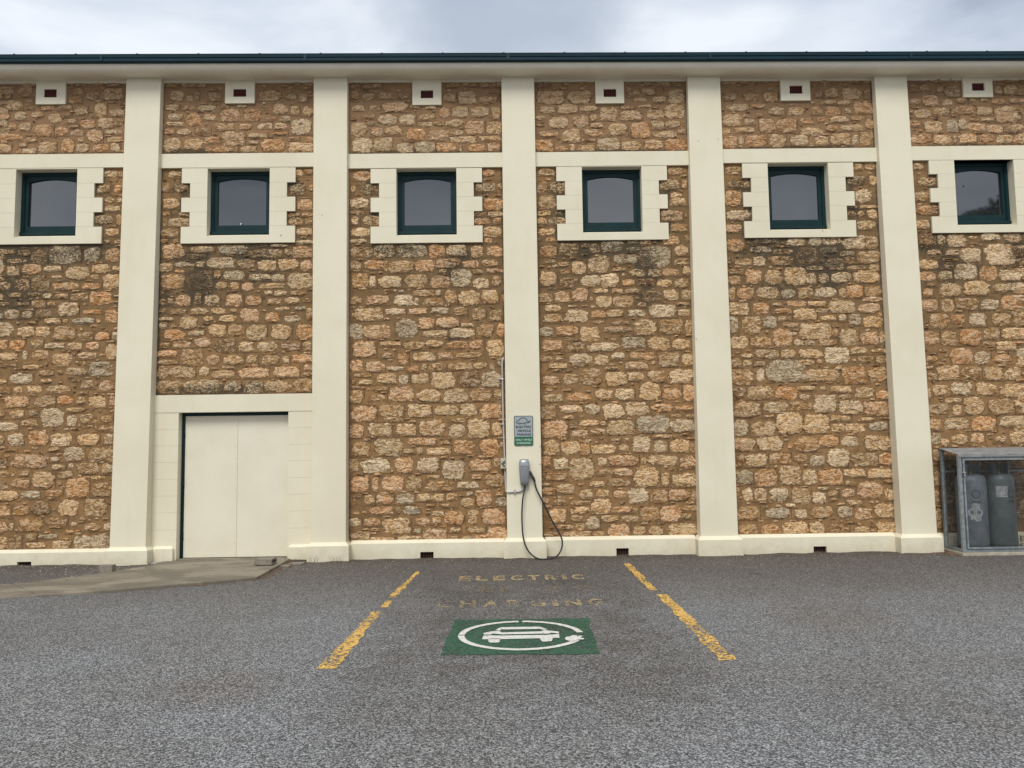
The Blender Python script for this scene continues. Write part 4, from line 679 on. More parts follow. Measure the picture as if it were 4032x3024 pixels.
# eaves ---------------------------------------------------------------------
XA, XB = -12.1, 12.2
def ext(prof, name, mat, parent, closed=True, n=24):    # profile (y,z) extruded along x with the slight fall of the eaves
    m = MB(); k = len(prof); xs_ = [XA+(XB-XA)*j/n for j in range(n+1)]; vs = [(x, y, z+eave(x)) for x in xs_ for y, z in prof]
    fs = [(j*k+a, j*k+(a+1) % k, (j+1)*k+(a+1) % k, (j+1)*k+a) for j in range(n) for a in range(k if closed else k-1)]
    if closed: fs += [tuple(range(k)), tuple(n*k+a for a in reversed(range(k)))]
    return m.add(vs, fs, False).build(name, mat, parent)
E0 = 7.165
for k in range(3):
    y0, y1 = -.205+.068*k, -.205+.068*(k+1)-.006
    ext([(y0, E0-.004), (y1, E0-.004), (y1, E0+.014), (y0, E0+.014)], 'soffit_board', M_TIMBER, B)
ext([(-.20, E0+.012), (.2, E0+.012), (.2, E0+.03), (-.20, E0+.03)], 'soffit_backing', M_SPECK, B)
ext([(.0, E0-.035), (-.018, E0-.03), (-.018, E0-.004), (.0, E0-.004)], 'eaves_bead', M_TIMBER, B)
cor = [(-.205, E0-.004), (-.205, E0-.014), (-.232, E0-.014)]+[(-.232-.125*math.sin(t), E0+.088-.100*math.cos(t)) for t in [.15, .4, .65, .9, 1.15, 1.4, 1.57]]+[(-.357, E0+.125), (-.205, E0+.125)]
ext(cor, 'eaves_cornice', M_TIMBER, B)
G0, G1 = 7.262, 7.378
gut = [(-.358, G0), (-.392, G0), (-.410, G0+.014), (-.412, G0+.050), (-.404, G0+.056), (-.404, G0+.062), (-.414, G0+.068), (-.418, G1-.008), (-.424, G1), (-.408, G1+.004), (-.402, G1-.01), (-.394, G0+.03), (-.37, G0+.016), (-.358, G0+.016)]
gu = ext(gut, 'gutter', M_GUTTER, B)
x = -11.6
while x < 12: 
    MB().box(x-.012, x+.012, -.424, -.28, G1-.002+eave(x), G1+.009+eave(x)).build('gutter_strap', M_GUTTER, gu, loc=(x, -.4, G1)); x += .895
for k in range(-3, 5):
    x = k*2.98+.1; MB().box(x-.02, x+.02, -.4215, -.405, G0+.012+eave(x), G1-.004+eave(x)).build('gutter_joint', M_GUTTER, gu, loc=(x, -.4, G0))
m = MB(); nn = 160; xs_ = [XA+(XB-XA)*j/nn for j in range(nn+1)]
vs = [(x, y, z+eave(x)+(.012 if j % 2 else 0)) for j, x in enumerate(xs_) for y, z in ((-.33, 7.36), (4.8, 8.9), (9.9, 7.36))]
m.add(vs, [(j*3+a, (j+1)*3+a, (j+1)*3+a+1, j*3+a+1) for j in range(nn) for a in range(2)]); m.build('roof', M_ROOF, B)

# small blemishes on the render
def speck(px, py, y, w, h, mat, name):
    x, z = WP(px, py, y); MB().prism([(x+w*math.cos(t)*random.uniform(.7, 1.2), z+h*math.sin(t)*random.uniform(.7, 1.2)) for t in [k*math.pi/3.5 for k in range(7)]], y-.004, y+.002).build(name, mat, B, loc=(x, y, z))
speck(1106, 927, YT, .007, .014, M_SPECK, 'chip_in_render'); speck(949, 882, .125, .010, .018, M_DROP, 'paint_flake'); speck(3796, 732, .14, .006, .018, M_SPECK, 'insect'); speck(1268, 847, pil_y(5), .005, .010, M_SPECK, 'chip_in_render')
speck(3239, 909, YT, .004, .012, M_SPECK, 'chip_in_render'); speck(2741, 1336, pil_y(3.4), .006, .012, M_SPECK, 'chip_in_render'); speck(3721, 1845, pil_y(1.4), .008, .010, M_SPECK, 'chip_in_render')
speck(2750, 555, pil_y(6.2), .004, .010, M_SPECK, 'chip_in_render'); speck(2827, 548, pil_y(6.2), .003, .014, M_SPECK, 'chip_in_render')
# ------------------------------------------------------------------ concrete ramp at the door
def ramp_z(x, y):
    t = max(0, min(1, (x+6.0)/1.7)); return .008+.026*t
z3 = lambda a, b: (a/1.7015, 2100+b/1.7015)
RP = [z3(270, 412), z3(880, 375), z3(1500, 322), z3(1720, 300)]
near = [GP(*p, z=.02) for p in RP]
poly = near+[(-3.13, -.03), (-3.6, -.04), (-4.83, -.04), (-4.95, -.12), GP(*z3(980, 215), z=.03), GP(*z3(680, 265), z=.02), GP(*z3(210, 325), z=.01), GP(*z3(85, 336), z=.01)]
m = MB(); m.slab(poly, ramp_z, -.15)
pad = m.build('concrete_ramp', M_CONC, loc=(-4.4, -1, 0), bevel=.006, seg=1); tag(pad, kind='structure')
m = MB(); pl2 = [GP(*z3(260, 414), z=.01), GP(*z3(76, 338), z=.01), (-7.4, -1.66), (-9.5, -1.9), (-9.5, -4.6), (-7.4, -3.45)]
m.slab(pl2, lambda x, y: .008, -.15); tag(m.build('concrete_path', M_CONC, loc=(-7, -2.4, 0), bevel=.004, seg=1), kind='structure')

# ------------------------------------------------------------------ painted bay markings (thin sheets of paint)
def strip(name, pts_l, pts_r, mat, label, z=.004):
    m = MB(); n = len(pts_l); m.add([(x, y, z) for x, y in pts_l]+[(x, y, z) for x, y in pts_r], [(k, n+k, n+k+1, k+1) for k in range(n-1)])
    c = pts_l[n//2]; o = m.build(name, mat, loc=(c[0], c[1], z)); return tag(o, label, 'road marking')
zl = lambda a, b: GP(1200+a/1.2289, 2150+b/1.2289)
def line(fl, fr, nl, nr, jit=.014, n=26):
    L = []; R_ = []
    for k in range(n+1):
        t = k/n; a = Vector(fl).lerp(Vector(nl), t); b = Vector(fr).lerp(Vector(nr), t); L.append((a.x+random.uniform(-jit, jit), a.y)); R_.append((b.x+random.uniform(-jit, jit), b.y))
    return L, R_
g1 = 'yellow lines of the parking bay'
for fl, fr, nl, nr, lab in ((zl(540, 125), zl(558, 125), zl(402, 252), zl(436, 252), 'worn yellow bay line left of the stencilled words, far piece nearest the wall'),
        (zl(398, 262), zl(426, 262), zl(362, 298), zl(398, 298), 'small broken yellow fragment in the gap of the left bay line'),
        (zl(326, 318), zl(372, 318), zl(62, 596), zl(152, 596), 'long yellow bay line left of the green symbol, near piece'),
        (zl(1543, 85), zl(1572, 85), zl(1668, 216), zl(1706, 214), 'worn yellow bay line right of the stencilled words, far piece nearest the wall'),
        (zl(1704, 236), zl(1752, 235), zl(2008, 556), zl(2088, 552), 'long yellow bay line right of the green symbol, near piece')):
    strip('bay_line', *line(fl, fr, nl, nr, .018, 12 if 'small' in lab else 26), M_YELLOW if 'far' not in lab else M_YELLOW, lab)['group'] = g1
PX = lambda a, b: (1650+a/2.765, 2180+b/2.765)
def pg(pts, z=.0): return [GP(*PX(*p)) for p in pts]
STE = ((0, 'ELECTRIC', (-.600, .925, -1.93, -1.60), M_YTEXT, 'faded yellow stencilled word ELECTRIC nearest the wall'),
       (1, 'VEHICLE', (-.570, .915, -2.64, -2.30), M_YFAINT, 'almost vanished yellow stencilled word VEHICLE between the other two words'),
       (2, 'CHARGING', (-.740, .985, -3.43, -3.10), M_YTEXT2, 'patchy yellow stencilled word CHARGING just behind the green square'))
for k, wd, (a, b, c_, d_), mt, lab in STE:
    m = MB(); wts = {'I': .35}; tot = sum(wts.get(ch, 1.) for ch in wd)+.42*(len(wd)-1); u_ = (b-a)/tot; x = a
    for ch in wd:
        w = wts.get(ch, 1.)*u_; text_mb(ch, x, x+w, c_, d_, .0045, 'ground', bold=.034, mb=m); x += w+.42*u_
    tag(m.build('stencilled_word', mt, loc=((a+b)/2, (c_+d_)/2, .0045)), lab, 'road marking', 'yellow words stencilled in the bay')
# green square with white electric car symbol
gs = empty('charging_symbol', (.1, -4.55, 0), 'green painted square on the asphalt with white car and plug symbol in a ring', 'road marking')
m = MB(); NN = 14; q4 = [(-.500, -3.96), (.745, -3.97), (.700, -5.205), (-.545, -5.165)]
def bil(u_, v_): a = Vector(q4[0]).lerp(Vector(q4[1]), u_); b = Vector(q4[3]).lerp(Vector(q4[2]), u_); return a.lerp(b, v_)
vs = [(*(bil(i/NN, j/NN)+Vector((random.uniform(-.012, .012), random.uniform(-.016, .016))) if (i in (0, NN) or j in (0, NN)) else bil(i/NN, j/NN)), .004) for j in range(NN+1) for i in range(NN+1)]
m.add(vs, [(j*(NN+1)+i, (j+1)*(NN+1)+i, (j+1)*(NN+1)+i+1, j*(NN+1)+i+1) for j in range(NN) for i in range(NN)]); m.build('green_square', M_GPAINT, gs, loc=(.1, -4.55, .004))
cx, cy, rx, ry, th = .101, -4.575, .512, .480, .056
def ring(a0, a1, n):
    m_ = MB(); vs = []
    for k in range(n+1):
        a = math.radians(a0+(a1-a0)*k/n); j = random.uniform(-.003, .003)
        vs += [(cx+(rx-th/2+j)*math.cos(a), cy+(ry-th/2+j)*math.sin(a), .008), (cx+(rx+th/2+j)*math.cos(a), cy+(ry+th/2+j)*math.sin(a), .008)]
    return m_.add(vs, [(2*k, 2*k+1, 2*k+3, 2*k+2) for k in range(n)])
m = ring(90+1.3, 178, 40); r2 = ring(180.5, 334, 60); m.add(r2.v, r2.f); r2 = ring(5, 87.5, 38); m.add(r2.v, r2.f); m.build('white_ring', M_WPAINT, gs, loc=(cx, cy, .008))
m = MB()
for pts in ([(890, 810), (1315, 804), (1322, 829), (895, 835)], [(890, 810), (905, 834), (880, 846), (828, 846), (860, 825)], [(1315, 804), (1402, 835), (1345, 838), (1316, 829)],
        [(705, 891), (702, 874), (790, 856), (868, 851), (905, 868), (1330, 855), (1335, 880), (905, 889), (800, 880), (780, 890)], [(1330, 855), (1360, 842), (1440, 850), (1520, 858), (1524, 880), (1440, 870), (1420, 880), (1335, 880)],
        [(688, 942), (698, 903), (780, 899), (885, 902), (1400, 894), (1525, 885), (1529, 926), (885, 941)],
        [(748, 936), (888, 934), (876, 972), (858, 978), (772, 978), (757, 968)], [(1316, 932), (1455, 928), (1448, 958), (1430, 965), (1346, 968), (1328, 955)]):
    m.sheet(pg(pts), .008)
for f in [list(range(len(m.v)))]: pass
m.build('white_car', M_WPAINT, gs, loc=(.1, -4.5, .008))
m = MB(); m.sheet(pg([(1588, 940), (1600, 922), (1650, 915), (1668, 902), (1722, 906), (1722, 918), (1740, 908), (1785, 910), (1760, 925), (1765, 932), (1800, 935), (1792, 948), (1735, 950), (1700, 965), (1640, 965), (1600, 955)]), .012)
m.build('white_plug', M_WPAINT, gs, loc=(.55, -4.7, .012))

# ------------------------------------------------------------------ charger, sign, conduit, cable
px0, px1 = .140, .369; sz0, sz1 = 1.609, 2.042; sx0, sx1 = .117, .393; ys0 = pil_y(1.8)-.012
sg = empty('parking_sign', ((sx0+sx1)/2, ys0, sz0), 'silver and green electric vehicle parking sign on the middle pilaster', 'sign')
def rrect(x0, x1, z0, z1, r, n=5):
    o = []
    for cx_, cz_, a0 in ((x1-r, z1-r, 0), (x0+r, z1-r, 90), (x0+r, z0+r, 180), (x1-r, z0+r, 270)): o += [(cx_+r*math.cos(math.radians(a0+90*k/n)), cz_+r*math.sin(math.radians(a0+90*k/n))) for k in range(n+1)]
    return o
MB().prism(rrect(sx0, sx1, sz0, sz1, .022), ys0, ys0+.006).build('sign_plate', M_SIGN, sg, loc=(sx0, ys0, sz0))
def frame_band(m, a, b, y):
    n = len(a); m.add([(x, y, z) for x, z in a]+[(x, y, z) for x, z in b], [(k, (k+1) % n, n+(k+1) % n, n+k) for k in range(n)])
m = MB(); frame_band(m, rrect(sx0+.003, sx1-.003, sz0+.003, sz1-.003, .020), rrect(sx0+.010, sx1-.010, sz0+.010, sz1-.010, .015), ys0-.001); m.build('sign_border', M_SBORD, sg)
zg = sz0+.128
gp = rrect(sx0+.008, sx1-.008, sz0+.008, sz0+.3, .016); gp = [(x, min(z, zg)) for x, z in gp]
m = MB(); m.prism(gp, ys0-.0022, ys0-.0004); m.build('sign_green_panel', M_SGREEN, sg)
W = sx1-sx0; H_ = sz1-sz0
def sxz(u_, v_): return sx0+W*u_, sz1-H_*v_         # 0..1 from the top left corner of the sign
def sline(name, txt, u0, u1, v0, v1, mat, bold=.022):
    a = sxz(u0, v1); b = sxz(u1, v0); text_mb(txt, a[0], b[0], a[1], b[1], ys0-.0032, 'wall', bold=bold).build(name, mat, sg)
sline('lettering', 'ELECTRIC', .105, .915, .335, .412, M_SDARK); sline('lettering', 'VEHICLE', .16, .88, .462, .540, M_SDARK); sline('lettering', 'PARKING', .155, .89, .588, .668, M_SDARK)
sline('lettering', 'ONLY WHILE', .07, .935, .768, .838, M_SLIGHT, .012); sline('lettering', 'CHARGING', .13, .875, .877, .945, M_SLIGHT, .012)
m = MB(); yp = ys0-.0032
def stroke(pts, w):
    P = [Vector((*sxz(*p),)) for p in pts]
    for k in range(len(P)-1):
        d = P[k+1]-P[k]; n_ = Vector((-d.y, d.x)).normalized()*w/2; e_ = d.normalized()*w*.3; a, b = P[k]-e_, P[k+1]+e_
        q_ = [a-n_, b-n_, b+n_, a+n_]; m.add([(v.x, yp-.0002*(k % 2), v.y) for v in q_], [(0, 1, 2, 3)])
body = [(.24, .255), (.17, .245), (.135, .225), (.14, .20), (.19, .175), (.26, .155), (.31, .115), (.40, .083), (.50, .072), (.60, .085), (.665, .12), (.69, .165), (.685, .215), (.68, .235), (.715, .24), (.74, .225)]
stroke(body, .0085); stroke([(.34, .258), (.53, .258)], .0085)
def circ(u_, v_, r): c = sxz(u_, v_); frame_band(m, [(c[0]+r*math.cos(t*math.pi/8), c[1]+r*math.sin(t*math.pi/8)) for t in range(16)], [(c[0]+(r-.0065)*math.cos(t*math.pi/8), c[1]+(r-.0065)*math.sin(t*math.pi/8)) for t in range(16)], yp)
circ(.295, .257, .0155); circ(.59, .257, .0155)
pl = [sxz(*p) for p in ((.735, .228), (.76, .195), (.80, .180), (.835, .205), (.81, .235), (.765, .245))]; m.add([(x, yp, z) for x, z in pl], [tuple(range(6))])
stroke([(.80, .19), (.835, .158)], .005); stroke([(.825, .205), (.872, .175)], .005)
m.build('car_symbol', M_SDARK, sg)

yc = pil_y(1.2)
ch = empty('car_charger', (.256, yc, 1.046), 'silver wall charger for electric cars on the middle pilaster', 'charger')
# tapered rounded body: sections from bottom to top
m = MB(); secs = [(1.046, .050, .030), (1.052, .058, .042), (1.10, .064, .055), (1.18, .0700, .064), (1.27, .0755, .070), (1.33, .0765, .072), (1.385, .070, .066), (1.408, .062, .050), (1.417, .052, .034)]
n = 28; vs = []
for z_, hw, dp in secs:
    for k in range(n):
        a = 2*math.pi*k/n; ca, sa = math.cos(a), math.sin(a); r = (abs(ca)**3.6+abs(sa)**3.6)**(-1/3.6)
        vs.append((.256+hw*ca*r, yc-.045+(dp if sa < 0 else .045)*sa*r, z_))
fs = [(i*n+k, i*n+(k+1) % n, (i+1)*n+(k+1) % n, (i+1)*n+k) for i in range(len(secs)-1) for k in range(n)]+[tuple(range(n-1, -1, -1)), tuple((len(secs)-1)*n+k for k in range(n))]
m.add(vs, fs, True); m.build('charger_body', M_SILVER, ch, loc=(.256, yc, 1.046))
m = MB(); yfr = yc-.045-.0675
text_mb('····', .205, .307, 1.318, 1.325, yfr-.0085, 'wall'); 
m.box(.198, .314, yfr-.0075, yfr, 1.318, 1.3195); m.build('seam', M_DGREY, ch)
m = MB(); m.hexa([(.250, yc-.045-.060, 1.10), (.262, yc-.045-.060, 1.10), (.262, yc-.045-.05, 1.10), (.250, yc-.045-.05, 1.10), (.250, yc-.045-.068, 1.20), (.262, yc-.045-.068, 1.20), (.262, yc-.045-.05, 1.20), (.250, yc-.045-.05, 1.20)]); m.build('front_rib', M_SILVER, ch)
m = MB(); text_mb('- - - - -', .200, .312, 1.326, 1.330, yfr-.0085, 'wall', mb=m); m.build('lettering', M_SLIGHT, ch)
# holstered plug on the right
yh = yc-.045
m = MB(); m.tube(smooth_path([(.325, yh, 1.235), (.345, yh-.01, 1.215), (.362, yh-.02, 1.180), (.388, yh-.03, 1.135), (.402, yh-.03, 1.095), (.405, yh-.03, 1.075)], 4), [.020, .021, .022, .022, .021, .020, .020, .020, .020, .021, .021, .020, .019, .018, .017, .016, .014, .012, .010, .010, .009], 12); m.build('plug_handle', M_RUBBER, ch)
cp = [(.262, yc-.05, 1.05), (.262, yc-.055, 1.0), (.240, yc-.075, .92), (.222, yc-.085, .797), (.211, yc-.09, .60), (.222, yc-.13, .346), (.262, yc-.15, .190), (.335, yc-.17, .082), (.434, yc-.18, .022), (.560, yc-.16, .014), (.69, yc-.12, .040), (.765, yc-.08, .134), (.782, yc-.06, .245), (.748, yc-.05, .345), (.649, yc-.04, .524), (.529, yc-.06, .772), (.448, yc-.07, .938), (.415, yc-.076, 1.02), (.405, yc-.075, 1.078)]
cb = MB().tube(smooth_path(cp, 8), .0115, 10).build('charging_cable', M_RUBBER, ch, loc=(.4, yc, .5))
# conduit with clips and isolator
cd = empty('cable_conduit', (-.03, -.03, .94), 'pale grey electrical conduit running down beside the middle pilaster', 'conduit')
pc = smooth_path([(-.022, -.012, 2.91), (-.034, -.03, 2.88), (-.043, -.034, 2.80), (-.041, -.034, 2.59), (-.039, -.034, 2.2), (-.036, -.034, 1.925), (-.028, -.034, 1.60), (-.022, -.034, 1.425)], 5)
MB().tube(pc, .0125, 10).build('conduit_pipe', M_PVC, cd)
pc = smooth_path([(-.022, -.034, 1.28), (-.016, -.034, 1.10), (-.010, -.040, .99), (-.008, -.060, .95), (.000, -.15, .944), (.015, yc-.012, .946), (.05, yc-.016, .948), (.117, yc-.016, .950), (.17, yc-.018, .953), (.215, yc-.022, .972), (.240, yc-.026, 1.005), (.246, yc-.030, 1.055)], 6)
MB().tube(pc, .0125, 10).build('conduit_pipe', M_PVC, cd)
for (x, y, z_, hz) in ((-.041, -.034, 2.59, 0), (-.038, -.034, 1.925, 0), (.117, yc-.016, .950, 1)):
    m = MB()
    if hz: m.box(x-.010, x+.010, y-.016, y+.016, z_-.032, z_+.032)
    else: m.box(x-.045, x+.018, y-.016, y+.034, z_-.010, z_+.010)
    cl = m.build('pipe_clip', M_SCREW if not hz else M_PVC, cd, loc=(x, y, z_), bevel=.003)
    m = MB()
    for dz in ((-.025, .025) if hz else (0,)):
        xx_ = x if hz else x-.034; m.add([(xx_+.006*math.cos(k*math.pi/4), y-.019, z_+dz+.006*math.sin(k*math.pi/4)) for k in range(8)], [tuple(range(8))])
    m.build('screw', M_SPECK, cl)
sw = empty('isolator_switch', (-.043, -.03, 1.276), 'small cream isolator switch box on the conduit left of the charger', 'switch')
m = MB(); m.box(-.085, -.002, -.085, -.01, 1.278, 1.430); m.build('switch_body', M_SWITCH, sw, loc=(-.043, -.05, 1.278), bevel=.008)
m = MB(); 
for (p0, p1) in (((-.072, 1.352), (-.018, 1.392)), ((-.072, 1.352), (-.022, 1.305)), ((-.058, 1.352), (-.016, 1.372)), ((-.058, 1.352), (-.020, 1.318))):
    d = Vector((p1[0]-p0[0], 0, p1[1]-p0[1])); n_ = Vector((-d.z, 0, d.x)).normalized()*.004; a, b = Vector((p0[0], 0, p0[1])), Vector((p1[0], 0, p1[1]))
    q_ = [a-n_, b-n_, b+n_, a+n_]; m.hexa([(v.x, -.096, v.z) for v in (q_[0], q_[1])]+[(v.x, -.0845, v.z) for v in (q_[1], q_[0])]+[(v.x, -.096, v.z) for v in (q_[3], q_[2])]+[(v.x, -.0845, v.z) for v in (q_[2], q_[3])])
m.build('switch_handle', M_DGREY, sw)
m = MB(); m.box(-.048, -.036, -.0875, -.085, 1.292, 1.301); m.build('screw', M_SPECK, sw)
# screws left in the pilaster
for k, (px, py, lab) in enumerate(((2126, 1757, 'upper small zinc screw on the right edge of the middle pilaster'), (2126, 1827, 'lower small zinc screw on the right edge of the middle pilaster'), (2075, 1758, 'tiny screw head just below the electric vehicle parking sign'))):
    x, z_ = WP(px, py, pil_y(1.6)); m = MB(); r = .0075 if k < 2 else .004
    m.add([(x+r*math.cos(t*math.pi/5), pil_y(z_)-.006, z_+r*math.sin(t*math.pi/5)) for t in range(10)]+[(x+r*1.2*math.cos(t*math.pi/5), pil_y(z_)+.002, z_+r*1.2*math.sin(t*math.pi/5)) for t in range(10)], [tuple(range(10))]+[(t, t+10, (t+1) % 10+10, (t+1) % 10) for t in range(10)])
    tag(m.build('wall_screw', M_SCREW, loc=(x, pil_y(z_), z_)), lab, 'screw')

# ------------------------------------------------------------------ cement blocks
def hollow_block(name, c, L, Wd, H, rot, label, hole=True, zb=.045):
    m = MB()
    if hole:   # hollow core runs lengthwise and opens at the end
        t = .022; ring_ = [(-Wd/2, 0, Wd/2, H)]
        m.box(-L/2, L/2, -Wd/2, -Wd/2+t, 0, H); m.box(-L/2, L/2, Wd/2-t, Wd/2, 0, H); m.box(-L/2, L/2, -Wd/2+t, Wd/2-t, 0, t); m.box(-L/2, L/2, -Wd/2+t, Wd/2-t, H-t, H); m.box(-.02, .02, -Wd/2+t, Wd/2-t, t, H-t)
    else: m.box(-L/2, L/2, -Wd/2, Wd/2, 0, H)
    o = m.build(name, M_BLOCK, bevel=.004); o.location = (c[0], c[1], zb); o.rotation_euler = (0, 0, rot); return tag(o, label, 'block')
hollow_block('cement_block', (-3.315, -.62), .245, .20, .075, -.06, 'hollow cement block standing on the ramp at the right side of the door')
hollow_block('cement_block', (-5.325, -.90), .175, .11, .10, .03, 'small solid cement block at the far left edge of the ramp', False, .005)

# ------------------------------------------------------------------ gas cylinder cage
CX0, CX1, CY0, CY1 = 6.332, 7.62, -.565, -.12; ZB, ZF, ZR = .055, 1.405, 1.485
cg = empty('gas_cage', ((CX0+CX1)/2, (CY0+CY1)/2, ZB), 'galvanised wire mesh cage for gas cylinders against the wall at far right', 'cage')
m = MB(); m.box(CX0-.03, CX1+.06, CY0-.035, .0, -.1, .05); tag(m.build('concrete_slab', M_CONC2, loc=(7, -.3, 0), bevel=.008), 'thin pale concrete slab under the gas cylinder cage', 'slab')
def ang(m, a, b, s=.020):
    a, b = Vector(a), Vector(b); d = (b-a).normalized(); u_ = d.cross(Vector((0, 0, 1)));
    if u_.length < .1: u_ = Vector((1, 0, 0))
    u_.normalize(); w_ = d.cross(u_).normalized(); u_ *= s; w_ *= s
    m.hexa([a-u_-w_, a+u_-w_, a+u_+w_, a-u_+w_, b-u_-w_, b+u_-w_, b+u_+w_, b-u_+w_])
def post(x0, y0, x1, y1, zt0, s=.022):
    m = MB(); ang(m, (x0, y0, ZB), (x1, y1, zt0), s); m.build('corner_post', M_GALV, cg, loc=(x0, y0, ZB))
post(CX0+.02, CY0+.02, CX0+.02, CY0+.02, ZF-.01); post(CX0+.02, CY1, CX0+.02, CY1, ZR-.01); post(CX1-.02, CY0+.02, CX1-.02, CY0+.02, ZF-.01); post(CX1-.02, CY1, CX1-.02, CY1, ZR-.01)
def rail(a, b, s):
    m = MB(); ang(m, a, b, s); m.build('cage_rail', M_GALV, cg, loc=a)
rail((CX0+.04, CY0+.02, ZB+.02), (CX1-.04, CY0+.02, ZB+.02), .020)
rail((CX0+.04, CY0+.02, ZF-.03), (CX1-.04, CY0+.02, ZF-.03), .020)
rail((CX0+.02, CY0+.04, ZB+.02), (CX0+.02, CY1-.02, ZB+.02), .018)
rail((CX0+.04, CY1, ZB+.02), (CX1-.04, CY1, ZB+.02), .015)
rail((CX0+.04, CY1, ZR-.03), (CX1-.04, CY1, ZR-.03), .015)
rail((CX1-.02, CY0+.04, ZB+.02), (CX1-.02, CY1-.02, ZB+.02), .018)
rail((CX0+.04, CY1, 1.15), (CX1-.04, CY1, 1.15), .012)

m = MB(); t_ = .003
m.hexa([(CX0-.01, CY0-.012, ZF), (CX1+.01, CY0-.012, ZF), (CX1+.01, CY1+.02, ZR), (CX0-.01, CY1+.02, ZR), (CX0-.01, CY0-.012, ZF+.006), (CX1+.01, CY0-.012, ZF+.006), (CX1+.01, CY1+.02, ZR+.006), (CX0-.01, CY1+.02, ZR+.006)])
m.box(CX0-.01, CX1+.01, CY0-.014, CY0-.010, ZF-.035, ZF+.004); m.build('cage_roof', M_SHEET, cg, bevel=.001, seg=1)
# hinged front door with its own frame, mesh and latch
dx0, dx1 = CX0+.052, CX0+.70; m = MB()
ang(m, (dx0+.012, CY0-.004, ZB+.05), (dx0+.012, CY0-.004, ZF-.06), .012); ang(m, (CX1-.06, CY0-.004, ZB+.05), (CX1-.06, CY0-.004, ZF-.06), .012)
ang(m, (dx0+.024, CY0-.004, ZF-.070), (CX1-.07, CY0-.004, ZF-.070), .012); ang(m, (dx0+.024, CY0-.004, ZB+.055), (CX1-.07, CY0-.004, ZB+.055), .012)
cdr = m.build('cage_door', M_GALV, cg, loc=(dx0, CY0, ZB))
m = MB(); ang(m, (7.304, CY1-.02, ZB+.04), (7.304, CY1-.02, ZR-.04), .010); m.build('rear_upright', M_GALV, cg)
def mesh_grid(name, p, uvec, vvec, nu, nv, parent, w=.0017):
    m = MB(); p, uvec, vvec = Vector(p), Vector(uvec), Vector(vvec); nn_ = uvec.cross(vvec).normalized()*w
    for i in range(nu+1):
        a = p+uvec*i/nu; b = a+vvec; o_ = uvec.normalized()*w; m.add([a-o_, a+o_, b+o_, b-o_], [(0, 1, 2, 3)]); m.add([a-nn_, a+nn_, b+nn_, b-nn_], [(0, 1, 2, 3)])
    for j in range(nv+1):
        a = p+vvec*j/nv; b = a+uvec; o_ = vvec.normalized()*w; m.add([a-o_, a+o_, b+o_, b-o_], [(0, 1, 2, 3)]); m.add([a-nn_, a+nn_, b+nn_, b-nn_], [(0, 1, 2, 3)])
    return tag(m.build(name, M_WIRE, parent), kind='stuff')
mesh_grid('wire_mesh', (dx0+.02, CY0+.006, ZB+.06), (CX1-dx0-.08, 0, 0), (0, 0, ZF-ZB-.13), 44, 50, cdr)
mesh_grid('wire_mesh', (CX0+.02, CY0+.03, ZB+.03), (0, CY1-CY0-.04, 0), (0, 0, ZF-ZB-.05), 12, 40, cg, .0011)
mesh_grid('wire_mesh', (CX0+.03, CY1-.01, ZB+.03), (CX1-CX0-.06, 0, 0), (0, 0, ZR-ZB-.06), 44, 52, cg)
m = MB(); m.box(dx0-.015, dx0+.03, CY0-.03, CY0-.016, 1.145, 1.165); m.box(dx0+.0, dx0+.018, CY0-.036, CY0-.018, 1.10, 1.135); m.build('latch', M_SCREW, cdr, bevel=.002)
def cylinder(cx_, cy_, r, zt, mat, label, logo_x, print_txt):
    e_ = empty('gas_cylinder', (cx_, cy_, .05), label, 'gas cylinder')
    pf = [(r*.82, .052), (r*.86, .075), (r*.86, .10), (r*.97, .115), (r, .15), (r, zt-.10), (r*.965, zt-.055), (r*.83, zt-.02), (r*.55, zt), (r*.3, zt+.006)]
    MB().lathe(pf, cx_, cy_, 36).build('cylinder_body', mat, e_)
    MB().lathe([(.03, zt), (.03, zt+.03), (.016, zt+.035), (.016, zt+.07), (.010, zt+.075)], cx_, cy_, 14).build('valve', M_BRASS, e_)
    # protective shroud, open at the front right
    m = MB(); rs = r*.62; z0_, z1_ = zt-.012, zt+.14; a0, a1, n_ = -25, 225, 22
    for k in range(n_):
        t0, t1 = math.radians(a0+(a1-a0)*k/n_), math.radians(a0+(a1-a0)*(k+1)/n_)
        p0, p1 = (cx_+rs*math.cos(t0), cy_+rs*math.sin(t0)), (cx_+rs*math.cos(t1), cy_+rs*math.sin(t1)); q0, q1 = (cx_+(rs-.006)*math.cos(t0), cy_+(rs-.006)*math.sin(t0)), (cx_+(rs-.006)*math.cos(t1), cy_+(rs-.006)*math.sin(t1))
        m.hexa([(*p0, z0_), (*p1, z0_), (*q1, z0_), (*q0, z0_), (*p0, z1_), (*p1, z1_), (*q1, z1_), (*q0, z1_)])
    m.build('valve_shroud', mat, e_)
    def wrap(m_, off=.002):   # lay a flat piece on the cylinder wall: x is arc length from the front
        m_.v = [(cx_+(r+off)*math.sin(x/r), cy_-(r+off)*math.cos(x/r), z_) for x, _, z_ in m_.v]; return m_
    m = MB(); zc = zt-.275
    for k in range(10):
        t0, t1 = 2*math.pi*k/10, 2*math.pi*(k+.62)/10; m.add([(logo_x+rr*math.cos(t), 0, zc+rr*math.sin(t)) for rr, t in ((.046, t0), (.060, t0+.12), (.060, t1+.15), (.044, t1))], [(0, 1, 2, 3)])
    wrap(m).build('ring_emblem', M_BLACKP, e_)
    m = MB(); text_mb(print_txt, logo_x-.058, logo_x+.058, zc-.118, zc-.090, 0, 'wall', bold=.02, mb=m); wrap(m).build('lettering', M_BLACKP, e_)
    return e_, wrap, zc
